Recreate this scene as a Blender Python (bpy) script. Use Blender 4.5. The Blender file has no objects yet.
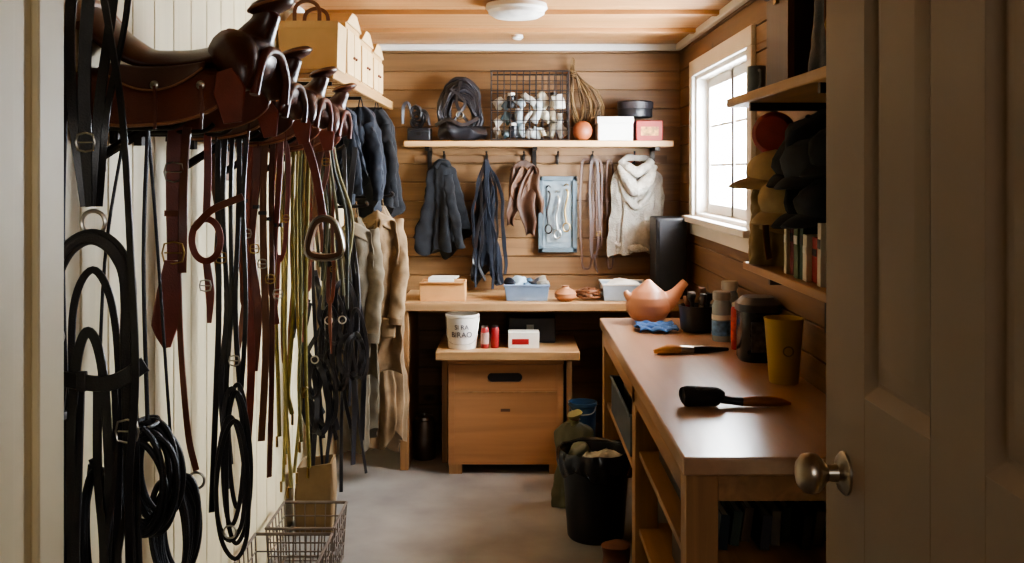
import bpy, math, random
from mathutils import Vector, Matrix, noise
random.seed(7)
R=random.uniform
COL=bpy.context.scene.collection
def srgb(h):
    h=h.lstrip('#'); c=[int(h[i:i+2],16)/255 for i in (0,2,4)]
    return tuple((x/12.92 if x<=.04045 else ((x+.055)/1.055)**2.4) for x in c)
# ---------------------------------------------------------------- materials
MC={}
def mat(hexc,kind='plain',rough=.5,metal=0,var=.18,scale=18,bump=.15,axis='x',coat=0,emit=0):
    key=(hexc,kind,rough,metal,var,scale,bump,axis,coat,emit)
    if key in MC: return MC[key]
    m=bpy.data.materials.new(kind+'_'+hexc.strip('#')); m.use_nodes=True
    nt=m.node_tree; N=nt.nodes; L=nt.links; b=N['Principled BSDF']
    c=srgb(hexc)
    b.inputs['Roughness'].default_value=rough; b.inputs['Metallic'].default_value=metal
    if coat: b.inputs['Coat Weight'].default_value=coat; b.inputs['Coat Roughness'].default_value=.25
    tc=N.new('ShaderNodeTexCoord'); mp=N.new('ShaderNodeMapping'); L.new(tc.outputs['Object'],mp.inputs[0])
    nz=N.new('ShaderNodeTexNoise'); nz.inputs['Detail'].default_value=5
    L.new(mp.outputs[0],nz.inputs['Vector'])
    nz.inputs['Scale'].default_value=scale
    if kind=='wood':
        s={'x':(.06,1,1),'y':(1,.06,1),'z':(1,1,.06)}[axis]; mp.inputs['Scale'].default_value=s
        nz.inputs['Distortion'].default_value=.6
    mr=N.new('ShaderNodeMix'); mr.data_type='RGBA'
    mr.inputs[6].default_value=(*[x*(1-var) for x in c],1); mr.inputs[7].default_value=(*[min(1,x*(1+var)) for x in c],1)
    rp=N.new('ShaderNodeMapRange'); rp.inputs[1].default_value=.3; rp.inputs[2].default_value=.7
    L.new(nz.outputs['Fac'],rp.inputs[0]); L.new(rp.outputs[0],mr.inputs[0])
    L.new(mr.outputs[2],b.inputs['Base Color'])
    if bump:
        bp=N.new('ShaderNodeBump'); bp.inputs['Strength'].default_value=bump; bp.inputs['Distance'].default_value=.004
        if kind in('leather','cloth','knit'):
            t2=N.new('ShaderNodeTexVoronoi' if kind!='cloth' else 'ShaderNodeTexNoise')
            t2.inputs['Scale'].default_value={'leather':260,'cloth':320,'knit':110}[kind]
            L.new(tc.outputs['Object'],t2.inputs['Vector'])
            L.new(t2.outputs[0],bp.inputs['Height'])
        else: L.new(nz.outputs['Fac'],bp.inputs['Height'])
        L.new(bp.outputs[0],b.inputs['Normal'])
    if kind in('cloth','knit'):
        b.inputs['Sheen Weight'].default_value=.05
    if emit:
        b.inputs['Emission Color'].default_value=(*c,1); b.inputs['Emission Strength'].default_value=emit
    MC[key]=m; return m
def plankmat(hexc,pitch,axis,grain,rough=.55,var=.35,knots=True):
    """boards: quantised coordinate gives every board its own tone; stretched grain"""
    m=bpy.data.materials.new('boards_'+hexc.strip('#')); m.use_nodes=True
    nt=m.node_tree; N=nt.nodes; L=nt.links; b=N['Principled BSDF']; c=srgb(hexc)
    b.inputs['Roughness'].default_value=rough
    tc=N.new('ShaderNodeTexCoord'); sx=N.new('ShaderNodeSeparateXYZ'); L.new(tc.outputs['Object'],sx.inputs[0])
    dv=N.new('ShaderNodeMath'); dv.operation='DIVIDE'; dv.inputs[1].default_value=pitch
    L.new(sx.outputs['XYZ'.index(axis.upper())],dv.inputs[0])
    fl=N.new('ShaderNodeMath'); fl.operation='FLOOR'; L.new(dv.outputs[0],fl.inputs[0])
    wn=N.new('ShaderNodeTexWhiteNoise'); wn.noise_dimensions='1D'; L.new(fl.outputs[0],wn.inputs['W'])
    mp=N.new('ShaderNodeMapping'); L.new(tc.outputs['Object'],mp.inputs[0])
    mp.inputs['Scale'].default_value={'x':(.05,1,1),'y':(1,.05,1),'z':(1,1,.05)}[grain]
    ad=N.new('ShaderNodeVectorMath'); ad.operation='ADD'; L.new(mp.outputs[0],ad.inputs[0]); L.new(wn.outputs['Color'],ad.inputs[1])
    nz=N.new('ShaderNodeTexNoise'); nz.inputs['Scale'].default_value=26; nz.inputs['Detail'].default_value=6; nz.inputs['Distortion'].default_value=.8
    L.new(ad.outputs[0],nz.inputs['Vector'])
    rp=N.new('ShaderNodeMapRange'); rp.inputs[1].default_value=.3; rp.inputs[2].default_value=.7; L.new(nz.outputs['Fac'],rp.inputs[0])
    mr=N.new('ShaderNodeMix'); mr.data_type='RGBA'; L.new(rp.outputs[0],mr.inputs[0])
    mr.inputs[6].default_value=(*[x*(1-var) for x in c],1); mr.inputs[7].default_value=(*[min(1,x*(1+var*.7)) for x in c],1)
    hs=N.new('ShaderNodeHueSaturation'); L.new(mr.outputs[2],hs.inputs['Color'])
    r2=N.new('ShaderNodeMapRange'); r2.inputs[3].default_value=1-var*.5; r2.inputs[4].default_value=1+var*.5; L.new(wn.outputs['Value'],r2.inputs[0])
    L.new(r2.outputs[0],hs.inputs['Value']); out=hs.outputs[0]
    if knots:
        vo=N.new('ShaderNodeTexVoronoi'); vo.inputs['Scale'].default_value=3.2
        mk=N.new('ShaderNodeMapping'); mk.inputs['Scale'].default_value={'x':(.6,1,1),'y':(1,.6,1),'z':(1,1,.6)}[grain]
        L.new(tc.outputs['Object'],mk.inputs[0]); L.new(mk.outputs[0],vo.inputs['Vector'])
        rk=N.new('ShaderNodeMapRange'); rk.inputs[1].default_value=.03; rk.inputs[2].default_value=.09; L.new(vo.outputs['Distance'],rk.inputs[0])
        mk2=N.new('ShaderNodeMix'); mk2.data_type='RGBA'; L.new(rk.outputs[0],mk2.inputs[0])
        mk2.inputs[6].default_value=(*[x*.3 for x in c],1); L.new(out,mk2.inputs[7]); out=mk2.outputs[2]
    L.new(out,b.inputs['Base Color'])
    bp=N.new('ShaderNodeBump'); bp.inputs['Strength'].default_value=.2; bp.inputs['Distance'].default_value=.004
    L.new(nz.outputs['Fac'],bp.inputs['Height']); L.new(bp.outputs[0],b.inputs['Normal'])
    return m
# ---------------------------------------------------------------- geometry
def V(*a): return Vector(a)
def crom(pts,closed=False,k=6):
    P=[Vector(p) for p in pts]; n=len(P)
    if n<3 and not closed:
        return [P[0].lerp(P[1],i/k) for i in range(k+1)]
    out=[]; rng=n if closed else n-1
    for i in range(rng):
        if closed: a,b,c,d=P[(i-1)%n],P[i],P[(i+1)%n],P[(i+2)%n]
        else: a=P[i-1] if i else P[0]*2-P[1]; b=P[i]; c=P[i+1]; d=P[i+2] if i+2<n else P[-1]*2-P[-2]
        for j in range(k):
            t=j/k
            out.append(.5*((2*b)+(c-a)*t+(2*a-5*b+4*c-d)*t*t+(-a+3*b-3*c+d)*t**3))
    if not closed: out.append(P[-1].copy())
    return out
class G:
    def __init__(s): s.v=[]; s.f=[]
    def add(s,v,f):
        o=len(s.v); s.v+= [Vector(p) for p in v]; s.f+=[[i+o for i in q] for q in f]; return s
    def box(s,x0,x1,y0,y1,z0,z1,rot=0,pivot=None):
        v=[V(x,y,z) for z in(z0,z1) for y in(y0,y1) for x in(x0,x1)]
        if rot:
            c=V((x0+x1)/2,(y0+y1)/2,(z0+z1)/2); m=Matrix.Rotation(rot,3,'Z'); v=[m@(p-c)+c for p in v]
        return s.add(v,[(0,2,3,1),(4,5,7,6),(0,1,5,4),(2,6,7,3),(0,4,6,2),(1,3,7,5)])
    def loft(s,rings,cap=True,closed_path=False):
        n=len(rings[0]); v=[p for r in rings for p in r]; f=[]; m=len(rings)
        for i in range(m if closed_path else m-1):
            a=i*n; b=((i+1)%m)*n
            for j in range(n): f.append((a+j,a+(j+1)%n,b+(j+1)%n,b+j))
        if cap and not closed_path: f.append(tuple(range(n))[::-1]); f.append(tuple((m-1)*n+j for j in range(n)))
        return s.add(v,f)
    def lathe(s,cx,cy,prof,n=32,cap=True,axis='z'):
        rings=[]
        for r,z in prof:
            r=max(r,.0003); ring=[]
            for j in range(n):
                a=2*math.pi*j/n; p=(r*math.cos(a),r*math.sin(a))
                ring.append(V(cx+p[0],cy+p[1],z))
            rings.append(ring)
        return s.loft(rings,cap)
    def tube(s,pts,r,n=8,closed=False,smooth=True,k=6,flat=1):
        P=crom(pts,closed,k) if smooth else [Vector(p) for p in pts]
        m=len(P); rings=[]; up=None
        for i,p in enumerate(P):
            if closed: T=(P[(i+1)%m]-P[i-1])
            else: T=P[min(i+1,m-1)]-P[max(i-1,0)]
            if T.length<1e-9: T=V(0,0,1)
            T.normalize()
            if up is None:
                up=V(0,1,0) if abs(T.y)<.8 else V(1,0,0)
            up=(up-T*up.dot(T)); up.normalize(); w=T.cross(up)
            if callable(r): rr=r(i/(m-1))
            elif isinstance(r,(list,tuple)):
                q=i/(m-1)*(len(r)-1); a=int(min(q,len(r)-2)); rr=r[a]*(1-(q-a))+r[a+1]*(q-a)
            else: rr=r
            rings.append([p+(up*math.cos(t)*flat+w*math.sin(t))*rr for t in [2*math.pi*j/n for j in range(n)]])
        return s.loft(rings,not closed,closed)
    def strap(s,pts,w,t=.004,nrm=(.25,-1,0),closed=False,k=6,twist=0):
        P=crom(pts,closed,k); m=len(P); rings=[]; nr0=Vector(nrm).normalized()
        for i,p in enumerate(P):
            T=(P[(i+1)%m]-P[i-1]) if closed else P[min(i+1,m-1)]-P[max(i-1,0)]
            if T.length<1e-9: T=V(0,0,1)
            T.normalize(); nr=nr0
            if twist: nr=Matrix.Rotation(twist*math.sin(i/(m-1)*4.5),3,T)@nr0
            W=T.cross(nr)
            if W.length<.05: W=V(1,0,0)
            W.normalize(); Nn=W.cross(T)
            if isinstance(w,(list,tuple)):
                q=i/(m-1)*(len(w)-1); a=int(min(q,len(w)-2)); ww=w[a]*(1-(q-a))+w[a+1]*(q-a)
            else: ww=w
            h=ww/2; q=t/2
            rings.append([p+W*h*.9+Nn*q,p+W*h,p+W*h*.9-Nn*q,p-W*h*.9-Nn*q,p-W*h,p-W*h*.9+Nn*q])
        return s.loft(rings,not closed,closed)
    def ell(s,c,r,rot=None,n=20,m=12):
        rings=[]; c=Vector(c)
        for i in range(m+1):
            ph=-math.pi/2+math.pi*i/m; ring=[]
            for j in range(n):
                a=2*math.pi*j/n; cc=max(math.cos(ph),.003)
                p=V(r[0]*cc*math.cos(a),r[1]*cc*math.sin(a),r[2]*math.sin(ph))
                if rot: p=rot@p
                ring.append(c+p)
            rings.append(ring)
        return s.loft(rings)
    def sheet(s,fn,nu,nv):
        v=[fn(i/nu,j/nv) for i in range(nu+1) for j in range(nv+1)]; f=[]
        for i in range(nu):
            for j in range(nv):
                a=i*(nv+1)+j; f.append((a,a+1,a+nv+2,a+nv+1))
        return s.add(v,f)
    def jit(s,amp,sc,seed=0):
        o=V(seed*3.1,seed*1.7,seed)
        for p in s.v:
            d=noise.noise_vector(p*sc+o); p+=d*amp
        return s
    def xf(s,m):
        s.v=[m@p for p in s.v]; return s
def bounds(gs):
    vs=[p for g in gs for p in g.v]
    return [min(p[i] for p in vs) for i in range(3)],[max(p[i] for p in vs) for i in range(3)]
def mkobj(name,g,material,loc,opt):
    me=bpy.data.meshes.new(name); me.from_pydata([tuple(p-loc) for p in g.v],[],g.f); me.validate(); 
    import bmesh
    bm=bmesh.new(); bm.from_mesh(me); bmesh.ops.recalc_face_normals(bm,faces=bm.faces); bm.to_mesh(me); bm.free()
    for p in me.polygons: p.use_smooth=True
    try: me.set_sharp_from_angle(angle=math.radians(opt.get('sharp',38)))
    except Exception: pass
    me.materials.append(material)
    o=bpy.data.objects.new(name,me); COL.objects.link(o)
    if opt.get('solid'):
        md=o.modifiers.new('s','SOLIDIFY'); md.thickness=opt['solid']; md.offset=0
    if opt.get('remesh'):
        md=o.modifiers.new('r','REMESH'); md.mode='VOXEL'; md.voxel_size=opt['remesh']; md.use_smooth_shade=True
        md=o.modifiers.new('k','SMOOTH'); md.iterations=opt.get('smooth',14); md.factor=.6
    if opt.get('bevel'):
        md=o.modifiers.new('b','BEVEL'); md.width=opt['bevel']; md.segments=2; md.limit_method='ANGLE'
    if opt.get('sub'):
        md=o.modifiers.new('u','SUBSURF'); md.levels=opt['sub']; md.render_levels=opt['sub']
    if opt.get('label'): o['label']=opt['label']
    return o
def thing(name,parts,label=None,cat=None,group=None,structure=False,stuff=False):
    """parts: list of (name,G,mat,opts); opts['kids'] -> sub parts"""
    allg=[p[1] for p in parts]
    lo,hi=bounds(allg); loc=V((lo[0]+hi[0])/2,(lo[1]+hi[1])/2,lo[2])
    if structure: loc=V(0,0,0)
    if len(parts)==1 and not (parts[0][3] if len(parts[0])>3 else {}).get('kids'):
        root=mkobj(name,parts[0][1],parts[0][2],loc,parts[0][3] if len(parts[0])>3 else {}); root.location=loc
    else:
        root=bpy.data.objects.new(name,None); COL.objects.link(root); root.location=loc; root.empty_display_size=.05
        for p in parts:
            op=p[3] if len(p)>3 else {}
            o=mkobj(p[0],p[1],p[2],loc,op); o.parent=root
            for q in op.get('kids',[]):
                k=mkobj(q[0],q[1],q[2],loc,q[3] if len(q)>3 else {}); k.parent=o
    if structure: root['kind']='structure'
    else:
        root['label']=label; root['category']=cat
        if group: root['group']=group
        if stuff: root['kind']='stuff'
    return root
def clone(root,off,label=None,scale=None,rotz=None):
    def cp(o,par):
        n=o.copy(); COL.objects.link(n)
        if par: n.parent=par
        for c in o.children: cp(c,n)
        return n
    kids=list(root.children); r=root.copy(); COL.objects.link(r)
    for c in kids: cp(c,r)
    r.location=root.location+Vector(off)
    if label: r['label']=label
    if scale: r.scale=scale
    if rotz: r.rotation_euler=(0,0,rotz)
    return r
# ---------------------------------------------------------------- palette
black_l=mat('#1e1d21','leather',rough=.36,bump=.12,var=.3,coat=.2)
black_l2=mat('#2b282c','leather',rough=.48,bump=.2,var=.3)
brown_d=mat('#48241a','leather',rough=.34,bump=.08,var=.25,scale=8,coat=.25)
brown_m=mat('#6a3825','leather',rough=.4,bump=.1,var=.3,scale=8,coat=.15)
brown_r=mat('#753629','leather',rough=.42,bump=.12,var=.3,scale=10)
brown_t=mat('#70482f','leather',rough=.5,bump=.15,var=.3,scale=10)
steel=mat('#b5b0a8','plain',rough=.28,metal=1,bump=0,var=.08)
brass=mat('#a98a55','plain',rough=.3,metal=1,bump=0,var=.1)
nickel=mat('#b3a898','plain',rough=.3,metal=1,bump=0,var=.05)
darkmetal=mat('#35312e','plain',rough=.4,metal=.8,bump=0)
wood_o=mat('#b08b62','wood',rough=.42,axis='x',scale=22,var=.25)
wood_oy=mat('#a27a54','wood',rough=.42,axis='y',scale=22,var=.25)
wood_oz=mat('#a37a52','wood',rough=.5,axis='z',scale=22,var=.25)
benchtop=mat('#b28d70','wood',rough=.28,axis='y',scale=16,var=.12,bump=.04,coat=.6)
cream=mat('#d9cba8','plain',rough=.55,var=.05,scale=4,bump=.04)
whitep=mat('#e6e2da','plain',rough=.45,var=.04,scale=5,bump=.03)
doorw=mat('#95826f','plain',rough=.45,var=.04,scale=5,bump=.04)
kraft=mat('#7f6849','plain',rough=.8,var=.15,scale=9,bump=.1)
card=mat('#c9965f','plain',rough=.8,var=.08,scale=9,bump=.08)
paper=mat('#e6e1d6','plain',rough=.8,var=.06,scale=9,bump=.1)
blackp=mat('#19191d','plain',rough=.4,var=.15,bump=.03)
blackc=mat('#131418','cloth',rough=.95,var=.3,bump=.3,scale=12)
navyc=mat('#161b26','cloth',rough=.95,var=.3,bump=.3,scale=12)
tanc=mat('#80674a','cloth',rough=.9,var=.3,bump=.35,scale=9)
olivec=mat('#5a4f3d','cloth',rough=.9,var=.3,bump=.35,scale=9)
wire=mat('#7c6f66','plain',rough=.4,metal=.5,bump=0)
# ---------------------------------------------------------------- room shell
XL,XR,YB,YF,ZC=-1.0,1.0,5.95,1.2,2.36
PP=.11
g=G().box(-1.8,1.8,-1.7,6.1,-.06,0)
floor_m=mat('#918e8a','plain',rough=.5,var=.22,scale=3.0,bump=.12)
thing('floor',[('floor',g,floor_m)],structure=True)
g=G(); y=-1.7
while y<6.08:
    g.box(-1.8,1.8,y,y+.296,ZC,ZC+.03); y+=.3
g.box(-1.8,1.8,-1.7,6.1,ZC+.028,ZC+.06)
for yy in (3.42,4.02,4.68,5.28):
    g.box(-.985,.985,yy,yy+.06,ZC-.022,ZC+.002)
thing('ceiling',[('ceiling',g,plankmat('#ae8052',.3,'y','x',rough=.42,var=.16,knots=False),{'bevel':.002})],structure=True)
wood_b=plankmat('#80603f',PP,'z','x',rough=.5,var=.24)
g=G(); z=0
while z<ZC: g.box(-1.06,1.06,YB,YB+.03,z,min(z+PP-.005,ZC)); z+=PP
g.box(-1.06,1.06,YB+.014,YB+.08,0,ZC)
thing('wall_back',[('wall_back',g,wood_b,{'bevel':.003})],structure=True)
WY0,WY1,WZ0,WZ1=4.18,5.44,1.36,2.12
g=G(); z=0
while z<ZC:
    z1=min(z+PP-.005,ZC)
    if z1<=WZ0 or z>=WZ1: g.box(XR,XR+.03,1.2,YB,z,z1)
    else:
        for a,b in((z,min(z1,WZ0)),(max(z,WZ1),z1)):
            if b-a>.004: g.box(XR,XR+.03,1.2,YB,a,b)
        a,b=max(z,WZ0),min(z1,WZ1)
        g.box(XR,XR+.03,1.2,WY0,a,b); g.box(XR,XR+.03,WY1,YB,a,b)
    z+=PP
X2=XR+.012
g.box(X2,XR+.12,1.2,YB,0,WZ0); g.box(X2,XR+.12,1.2,YB,WZ1,ZC); g.box(X2,XR+.12,1.2,WY0,WZ0,WZ1); g.box(X2,XR+.12,WY1,YB,WZ0,WZ1)
thing('wall_right',[('wall_right',g,plankmat('#735538',PP,'z','y',rough=.5,var=.22),{'bevel':.003})],structure=True)
g=G(); y=1.2
while y<YB: g.box(XL-.03,XL,y,min(y+.156,YB),0,ZC); y+=.16
g.box(XL-.1,XL-.012,1.2,YB,0,ZC)
thing('wall_left',[('wall_left',g,plankmat('#dccda6',.16,'y','z',rough=.55,var=.05,knots=False),{'bevel':.004})],structure=True)
g=G().box(-1.7,-.80,1.2,1.74,0,ZC).box(.68,1.7,1.02,1.14,0,ZC).box(-.80,.68,1.08,1.14,2.1,ZC)
thing('wall_front',[('wall_front',g,cream)],structure=True)
g=G().box(-.80,-.785,1.66,1.755,0,2.3).box(-.80,-.775,1.50,1.56,0,2.3).box(-.80,-.788,1.3,1.48,0,2.3)
thing('trim_1',[('trim_1',g,cream,{'bevel':.004})],structure=True)
thing('wall_entry_left',[('w',G().box(-1.75,-1.65,-1.7,1.2,0,ZC),cream)],structure=True)
thing('wall_entry_right',[('w',G().box(1.65,1.75,-1.7,1.2,0,ZC),cream)],structure=True)
thing('wall_entry_back',[('w',G().box(-1.75,1.75,-1.75,-1.65,0,ZC),cream)],structure=True)
thing('trim_2',[('t',G().box(-.98,.98,YB-.03,YB,ZC-.04,ZC),whitep,{'bevel':.006})],structure=True)
thing('trim_3',[('t',G().box(XR-.03,XR,1.2,YB,ZC-.04,ZC),whitep,{'bevel':.006})],structure=True)
thing('trim_4',[('t',G().box(XL,XL+.03,1.2,YB,ZC-.04,ZC),whitep,{'bevel':.006})],structure=True)
# window
fr=G()
c=.085
fr.box(XR-.022,XR,WY0-c,WY1+c,WZ1,WZ1+c).box(XR-.022,XR,WY0-c,WY0,WZ0,WZ1).box(XR-.022,XR,WY1,WY1+c,WZ0,WZ1)
fr.box(XR,XR+.12,WY0-.005,WY0+.02,WZ0,WZ1).box(XR,XR+.12,WY1-.02,WY1+.005,WZ0,WZ1).box(XR,XR+.12,WY0,WY1,WZ1-.02,WZ1+.005).box(XR,XR+.12,WY0,WY1,WZ0-.005,WZ0+.02)
sill=G().box(XR-.06,XR+.1,WY0-c-.02,WY1+c+.02,WZ0-.03,WZ0+.002).box(XR-.018,XR,WY0-c,WY1+c,WZ0-.10,WZ0-.03)
sash=G(); xa,xb=XR+.06,XR+.095; ym=(WY0+WY1)/2
for a,b in((WY0+.02,ym+.02),(ym-.02,WY1-.02)):
    sash.box(xa,xb,a,a+.045,WZ0+.02,WZ1-.02).box(xa,xb,b-.045,b,WZ0+.02,WZ1-.02).box(xa,xb,a+.045,b-.045,WZ0+.02,WZ0+.07).box(xa,xb,a+.045,b-.045,WZ1-.07,WZ1-.02)
mun=G()
for a,b in((WY0+.065,ym-.025),(ym+.025,WY1-.065)):
    m=(a+b)/2; mun.box(xa+.012,xb-.008,m-.006,m+.006,WZ0+.07,WZ1-.07)
    for q in(1,2): zz=WZ0+.07+(WZ1-WZ0-.14)*q/3; mun.box(xa+.013,xb-.009,a,b,zz-.006,zz+.006)
glass=bpy.data.materials.new('pane_glass'); glass.use_nodes=True
nt=glass.node_tree; nt.nodes.clear(); o_=nt.nodes.new('ShaderNodeOutputMaterial'); mx=nt.nodes.new('ShaderNodeMixShader'); mx.inputs[0].default_value=.06
tr=nt.nodes.new('ShaderNodeBsdfTransparent'); gl=nt.nodes.new('ShaderNodeBsdfGlossy'); gl.inputs['Roughness'].default_value=.02
nt.links.new(tr.outputs[0],mx.inputs[1]); nt.links.new(gl.outputs[0],mx.inputs[2]); nt.links.new(mx.outputs[0],o_.inputs[0])
pane=G().box(xa+.015,xa+.019,WY0+.05,WY1-.05,WZ0+.05,WZ1-.05)
thing('window_1',[('window_frame',fr,whitep,{'bevel':.004}),('window_sill',sill,whitep,{'bevel':.004}),('sash',sash,whitep,{'bevel':.004}),('muntin',mun,whitep),('pane',pane,glass)],structure=True)
# open panelled door
dg=G(); X0,X1=.62,.66
ys=[(1.76,1.975),(1.31,1.483),(1.03,1.09)]; zs=[(.01,.22),(.90,1.203),(1.96,2.06)]
for a,b in ys: dg.box(X0,X1,a,b,.01,2.06)
for a,b in zs:
    dg.box(X0,X1,1.09,1.31,a,b).box(X0,X1,1.483,1.76,a,b)
for a,b in((1.09,1.31),(1.483,1.76)):
    for c0,c1 in((.22,.90),(1.203,1.96)):
        dg.box(X0+.016,X1-.016,a,b,c0,c1)
        for xs,dx in((X0,1),(X1,-1)):
            def rr(i,x): return [V(x,a+i,c0+i),V(x,b-i,c0+i),V(x,b-i,c1-i),V(x,a+i,c1-i)]
            dg.loft([rr(0,xs),rr(.006,xs+dx*.004),rr(.02,xs+dx*.013),rr(.024,xs+dx*.016)],cap=False)
            dg.loft([rr(.03,xs+dx*.0155),rr(.065,xs+dx*.004),rr(.07,xs+dx*.004)])
def lathex(g,x,y,z,prof,n=32,s=1):
    rings=[[V(x+t,y+r*math.cos(2*math.pi*j/n),z+r*math.sin(2*math.pi*j/n)) for j in range(n)] for r,t in prof]
    return g.loft(rings)
kp=[(.040,0),(.040,.004),(.033,.011),(.017,.016),(.015,.034),(.024,.042),(.035,.052),(.038,.064),(.035,.078),(.024,.088),(.010,.092),(.001,.0925)]
kg=lathex(G(),X0,1.86,1.04,[(r,-t) for r,t in kp]); kg2=lathex(G(),X1,1.86,1.04,kp)
hg=G()
for zz in(.3,1.1,1.85): hg.tube([(.67,1.015,zz-.04),(.67,1.015,zz+.04)],.007,smooth=False)
thing('door_1',[('door_panel',dg,doorw,{'bevel':.0015}),('door_knob',kg,nickel),('door_knob',kg2,nickel),('hinge',hg,brass)],structure=True)
# ---------------------------------------------------------------- ceiling lamp
b=G().lathe(.02,4.5,[(.11,2.36),(.135,2.355),(.14,2.335),(.13,2.325)],40)
d=G().lathe(.02,4.5,[(.128,2.328),(.125,2.31),(.10,2.295),(.05,2.288),(.0,2.286)],40)
thing('ceiling_lamp',[('lamp_base',b,whitep),('lamp_shade',d,mat('#e9e6df','plain',rough=.3,bump=0,emit=.12))],'round flush white ceiling lamp on the wooden ceiling','ceiling lamp')
b=G().lathe(.03,5.55,[(.03,2.36),(.032,2.345),(.02,2.335),(0,2.334)],24)
thing('smoke_detector',[('body',b,whitep)],'small round white detector on the wooden ceiling','detector')
# ---------------------------------------------------------------- back counter
top=G().box(-.605,.995,5.34,5.945,.855,.9)
leg=G().box(-.6,-.555,5.36,5.94,0,.855); leg2=G().box(.94,.985,5.36,5.94,0,.855)
ap=G().box(-.555,.94,5.90,5.94,.77,.855)
thing('counter',[('countertop',top,wood_o,{'bevel':.004}),('leg',leg,wood_oz,{'bevel':.003}),('leg',leg2,wood_oz,{'bevel':.003}),('apron',ap,wood_o)],'long honey-coloured wooden counter against the plank wall','counter')
b=G().box(-.40,.355,5.22,5.80,.615,.66); l1=G().box(-.385,-.355,5.5,5.78,0,.615); l2=G().box(.30,.33,5.5,5.78,0,.615)
thing('low_shelf_bench',[('board',b,wood_o,{'bevel':.004}),('leg',l1,wood_oz),('leg',l2,wood_oz)],'low wooden shelf board above the plywood chest','shelf')
# chest
x0,x1,y0,y1=-.335,.268,5.30,5.78
body=G().box(x0,x1,y0+.018,y1,.05,.58)
lid=G().box(x0-.008,x1+.008,y0-.004,y1,.582,.606)
front=G()
sx0,sx1,sz0,sz1=-.13,.055,.485,.535
N_=24
pts=[]
for j in range(N_):
    a=2*math.pi*j/N_; cx=(sx0+sx1)/2; cz=(sz0+sz1)/2; r=(sz1-sz0)/2; hw=(sx1-sx0)/2-r
    pts.append(V(cx+(hw if math.cos(a)>0 else -hw)+r*math.cos(a),0,cz+r*math.sin(a)))
def outl(p):
    cx=(sx0+sx1)/2; cz=(sz0+sz1)/2; dx,dz=p.x-cx,p.z-cz
    t=min(((x1-cx) if dx>0 else (x0-cx))/dx if abs(dx)>1e-6 else 9e9, ((.578-cz) if dz>0 else (.45-cz))/dz if abs(dz)>1e-6 else 9e9)
    return V(cx+dx*t,0,cz+dz*t)
o1=[outl(p) for p in pts]
def sh(L,y): return [V(p.x,y,p.z) for p in L]
front.loft([sh(pts,y0+.016),sh(pts,y0),sh(o1,y0),sh(o1,y0+.016)],cap=False)
front.box(x0,x1,y0,y0+.018,.05,.449)
dark=G().loft([sh(pts,y0+.0165),sh(pts,y0+.0175)])
chw=mat('#ac7c54','wood',rough=.5,axis='x',scale=14,var=.18)
feet=[('foot',G().box(a,a+.07,y0,y0+.07,0,.05),wood_oz) for a in(x0,x1-.07)]+[('foot',G().box(a,a+.07,y1-.07,y1,0,.05),wood_oz) for a in(x0,x1-.07)]
trims=[('corner_trim',G().box(x0-.002,x0+.03,y0-.006,y0,.05,.58),chw),('corner_trim',G().box(x1-.03,x1+.002,y0-.006,y0,.05,.58),chw),('rail',G().box(x0+.03,x1-.03,y0-.004,y0,.43,.437),wood_oz)]
thing('wooden_chest',[('chest_body',body,chw,{'bevel':.003}),('lid',lid,chw,{'bevel':.003}),('front_panel',front,chw,{'kids':[('handle_slot',dark,blackp),('label_plate',G().box(-.06,-.01,y0-.002,y0,.33,.345),mat('#6b4a35'))]})]+trims+feet,'plywood storage chest with oval hand slot under the low shelf','chest')
# ---------------------------------------------------------------- workbench
parts=[('bench_top',G().box(.42,.99,2.45,4.80,.855,.90),benchtop,{'bevel':.005})]
for yy in(2.47,3.50,4.68):
    for xx in(.43,.90):
        parts.append(('leg',G().box(xx,xx+.08,yy,yy+.08,0,.855),wood_oz,{'bevel':.003}))
parts.append(('apron',G().box(.43,.455,2.55,4.68,.785,.855),wood_oy,{'bevel':.002}))
parts.append(('apron',G().box(.51,.90,2.475,2.5,.785,.855),wood_oy,{'bevel':.002}))
for (a,b2,z) in((2.48,3.56,.60),(2.48,3.56,.33),(3.56,4.74,.50)):
    parts.append(('shelf',G().box(.445,.98,a+.005,b2-.005,z,z+.022),wood_oy,{'bevel':.002}))
parts.append(('back_panel',G().box(.975,.985,2.55,4.68,.1,.855),wood_oy))
thing('workbench',parts,'long wooden workbench with reddish top and open shelves below the window','workbench')
# ---------------------------------------------------------------- back wall shelf
SZ=1.778
b=G().box(-.615,.92,5.68,5.945,SZ-.034,SZ)
br=[('bracket',G().box(xx,xx+.025,5.72,5.945,SZ-.055,SZ-.034).box(xx,xx+.025,5.92,5.945,SZ-.2,SZ-.034),darkmetal) for xx in(-.5,.12,.82)]
thing('wall_shelf',[('board',b,mat('#c49b6c','wood',rough=.45,axis='x',scale=20,var=.2),{'bevel':.004})]+br,'long pale wooden wall shelf on dark brackets','shelf')
rail=G().box(-.58,.92,5.93,5.95,1.655,1.70)
thing('hook_rail',[('rail',rail,plankmat('#735538',.125,'z','x',var=.2),{'bevel':.002})],'narrow wooden rail carrying coat hooks','hook rail')
hk=G().box(-.008,.008,5.918,5.93,1.645,1.705).tube([(0,5.925,1.655),(0,5.90,1.645),(0,5.885,1.655),(0,5.882,1.675)],.004).tube([(0,5.925,1.695),(0,5.895,1.70),(0,5.875,1.715)],.004).ell((0,5.873,1.718),(.007,.007,.007),n=10,m=6)
h0=thing('coat_hook',[('hook',hk,darkmetal)],'dark metal coat hook on the wooden rail','hook',group='hooks on the back wall rail')
hx=[-.40,-.15,.07,.27,.475,.72]
h0.location.x=hx[0]
for x in hx[1:]:
    n=clone(h0,(0,0,0)); n.location.x=x
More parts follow.
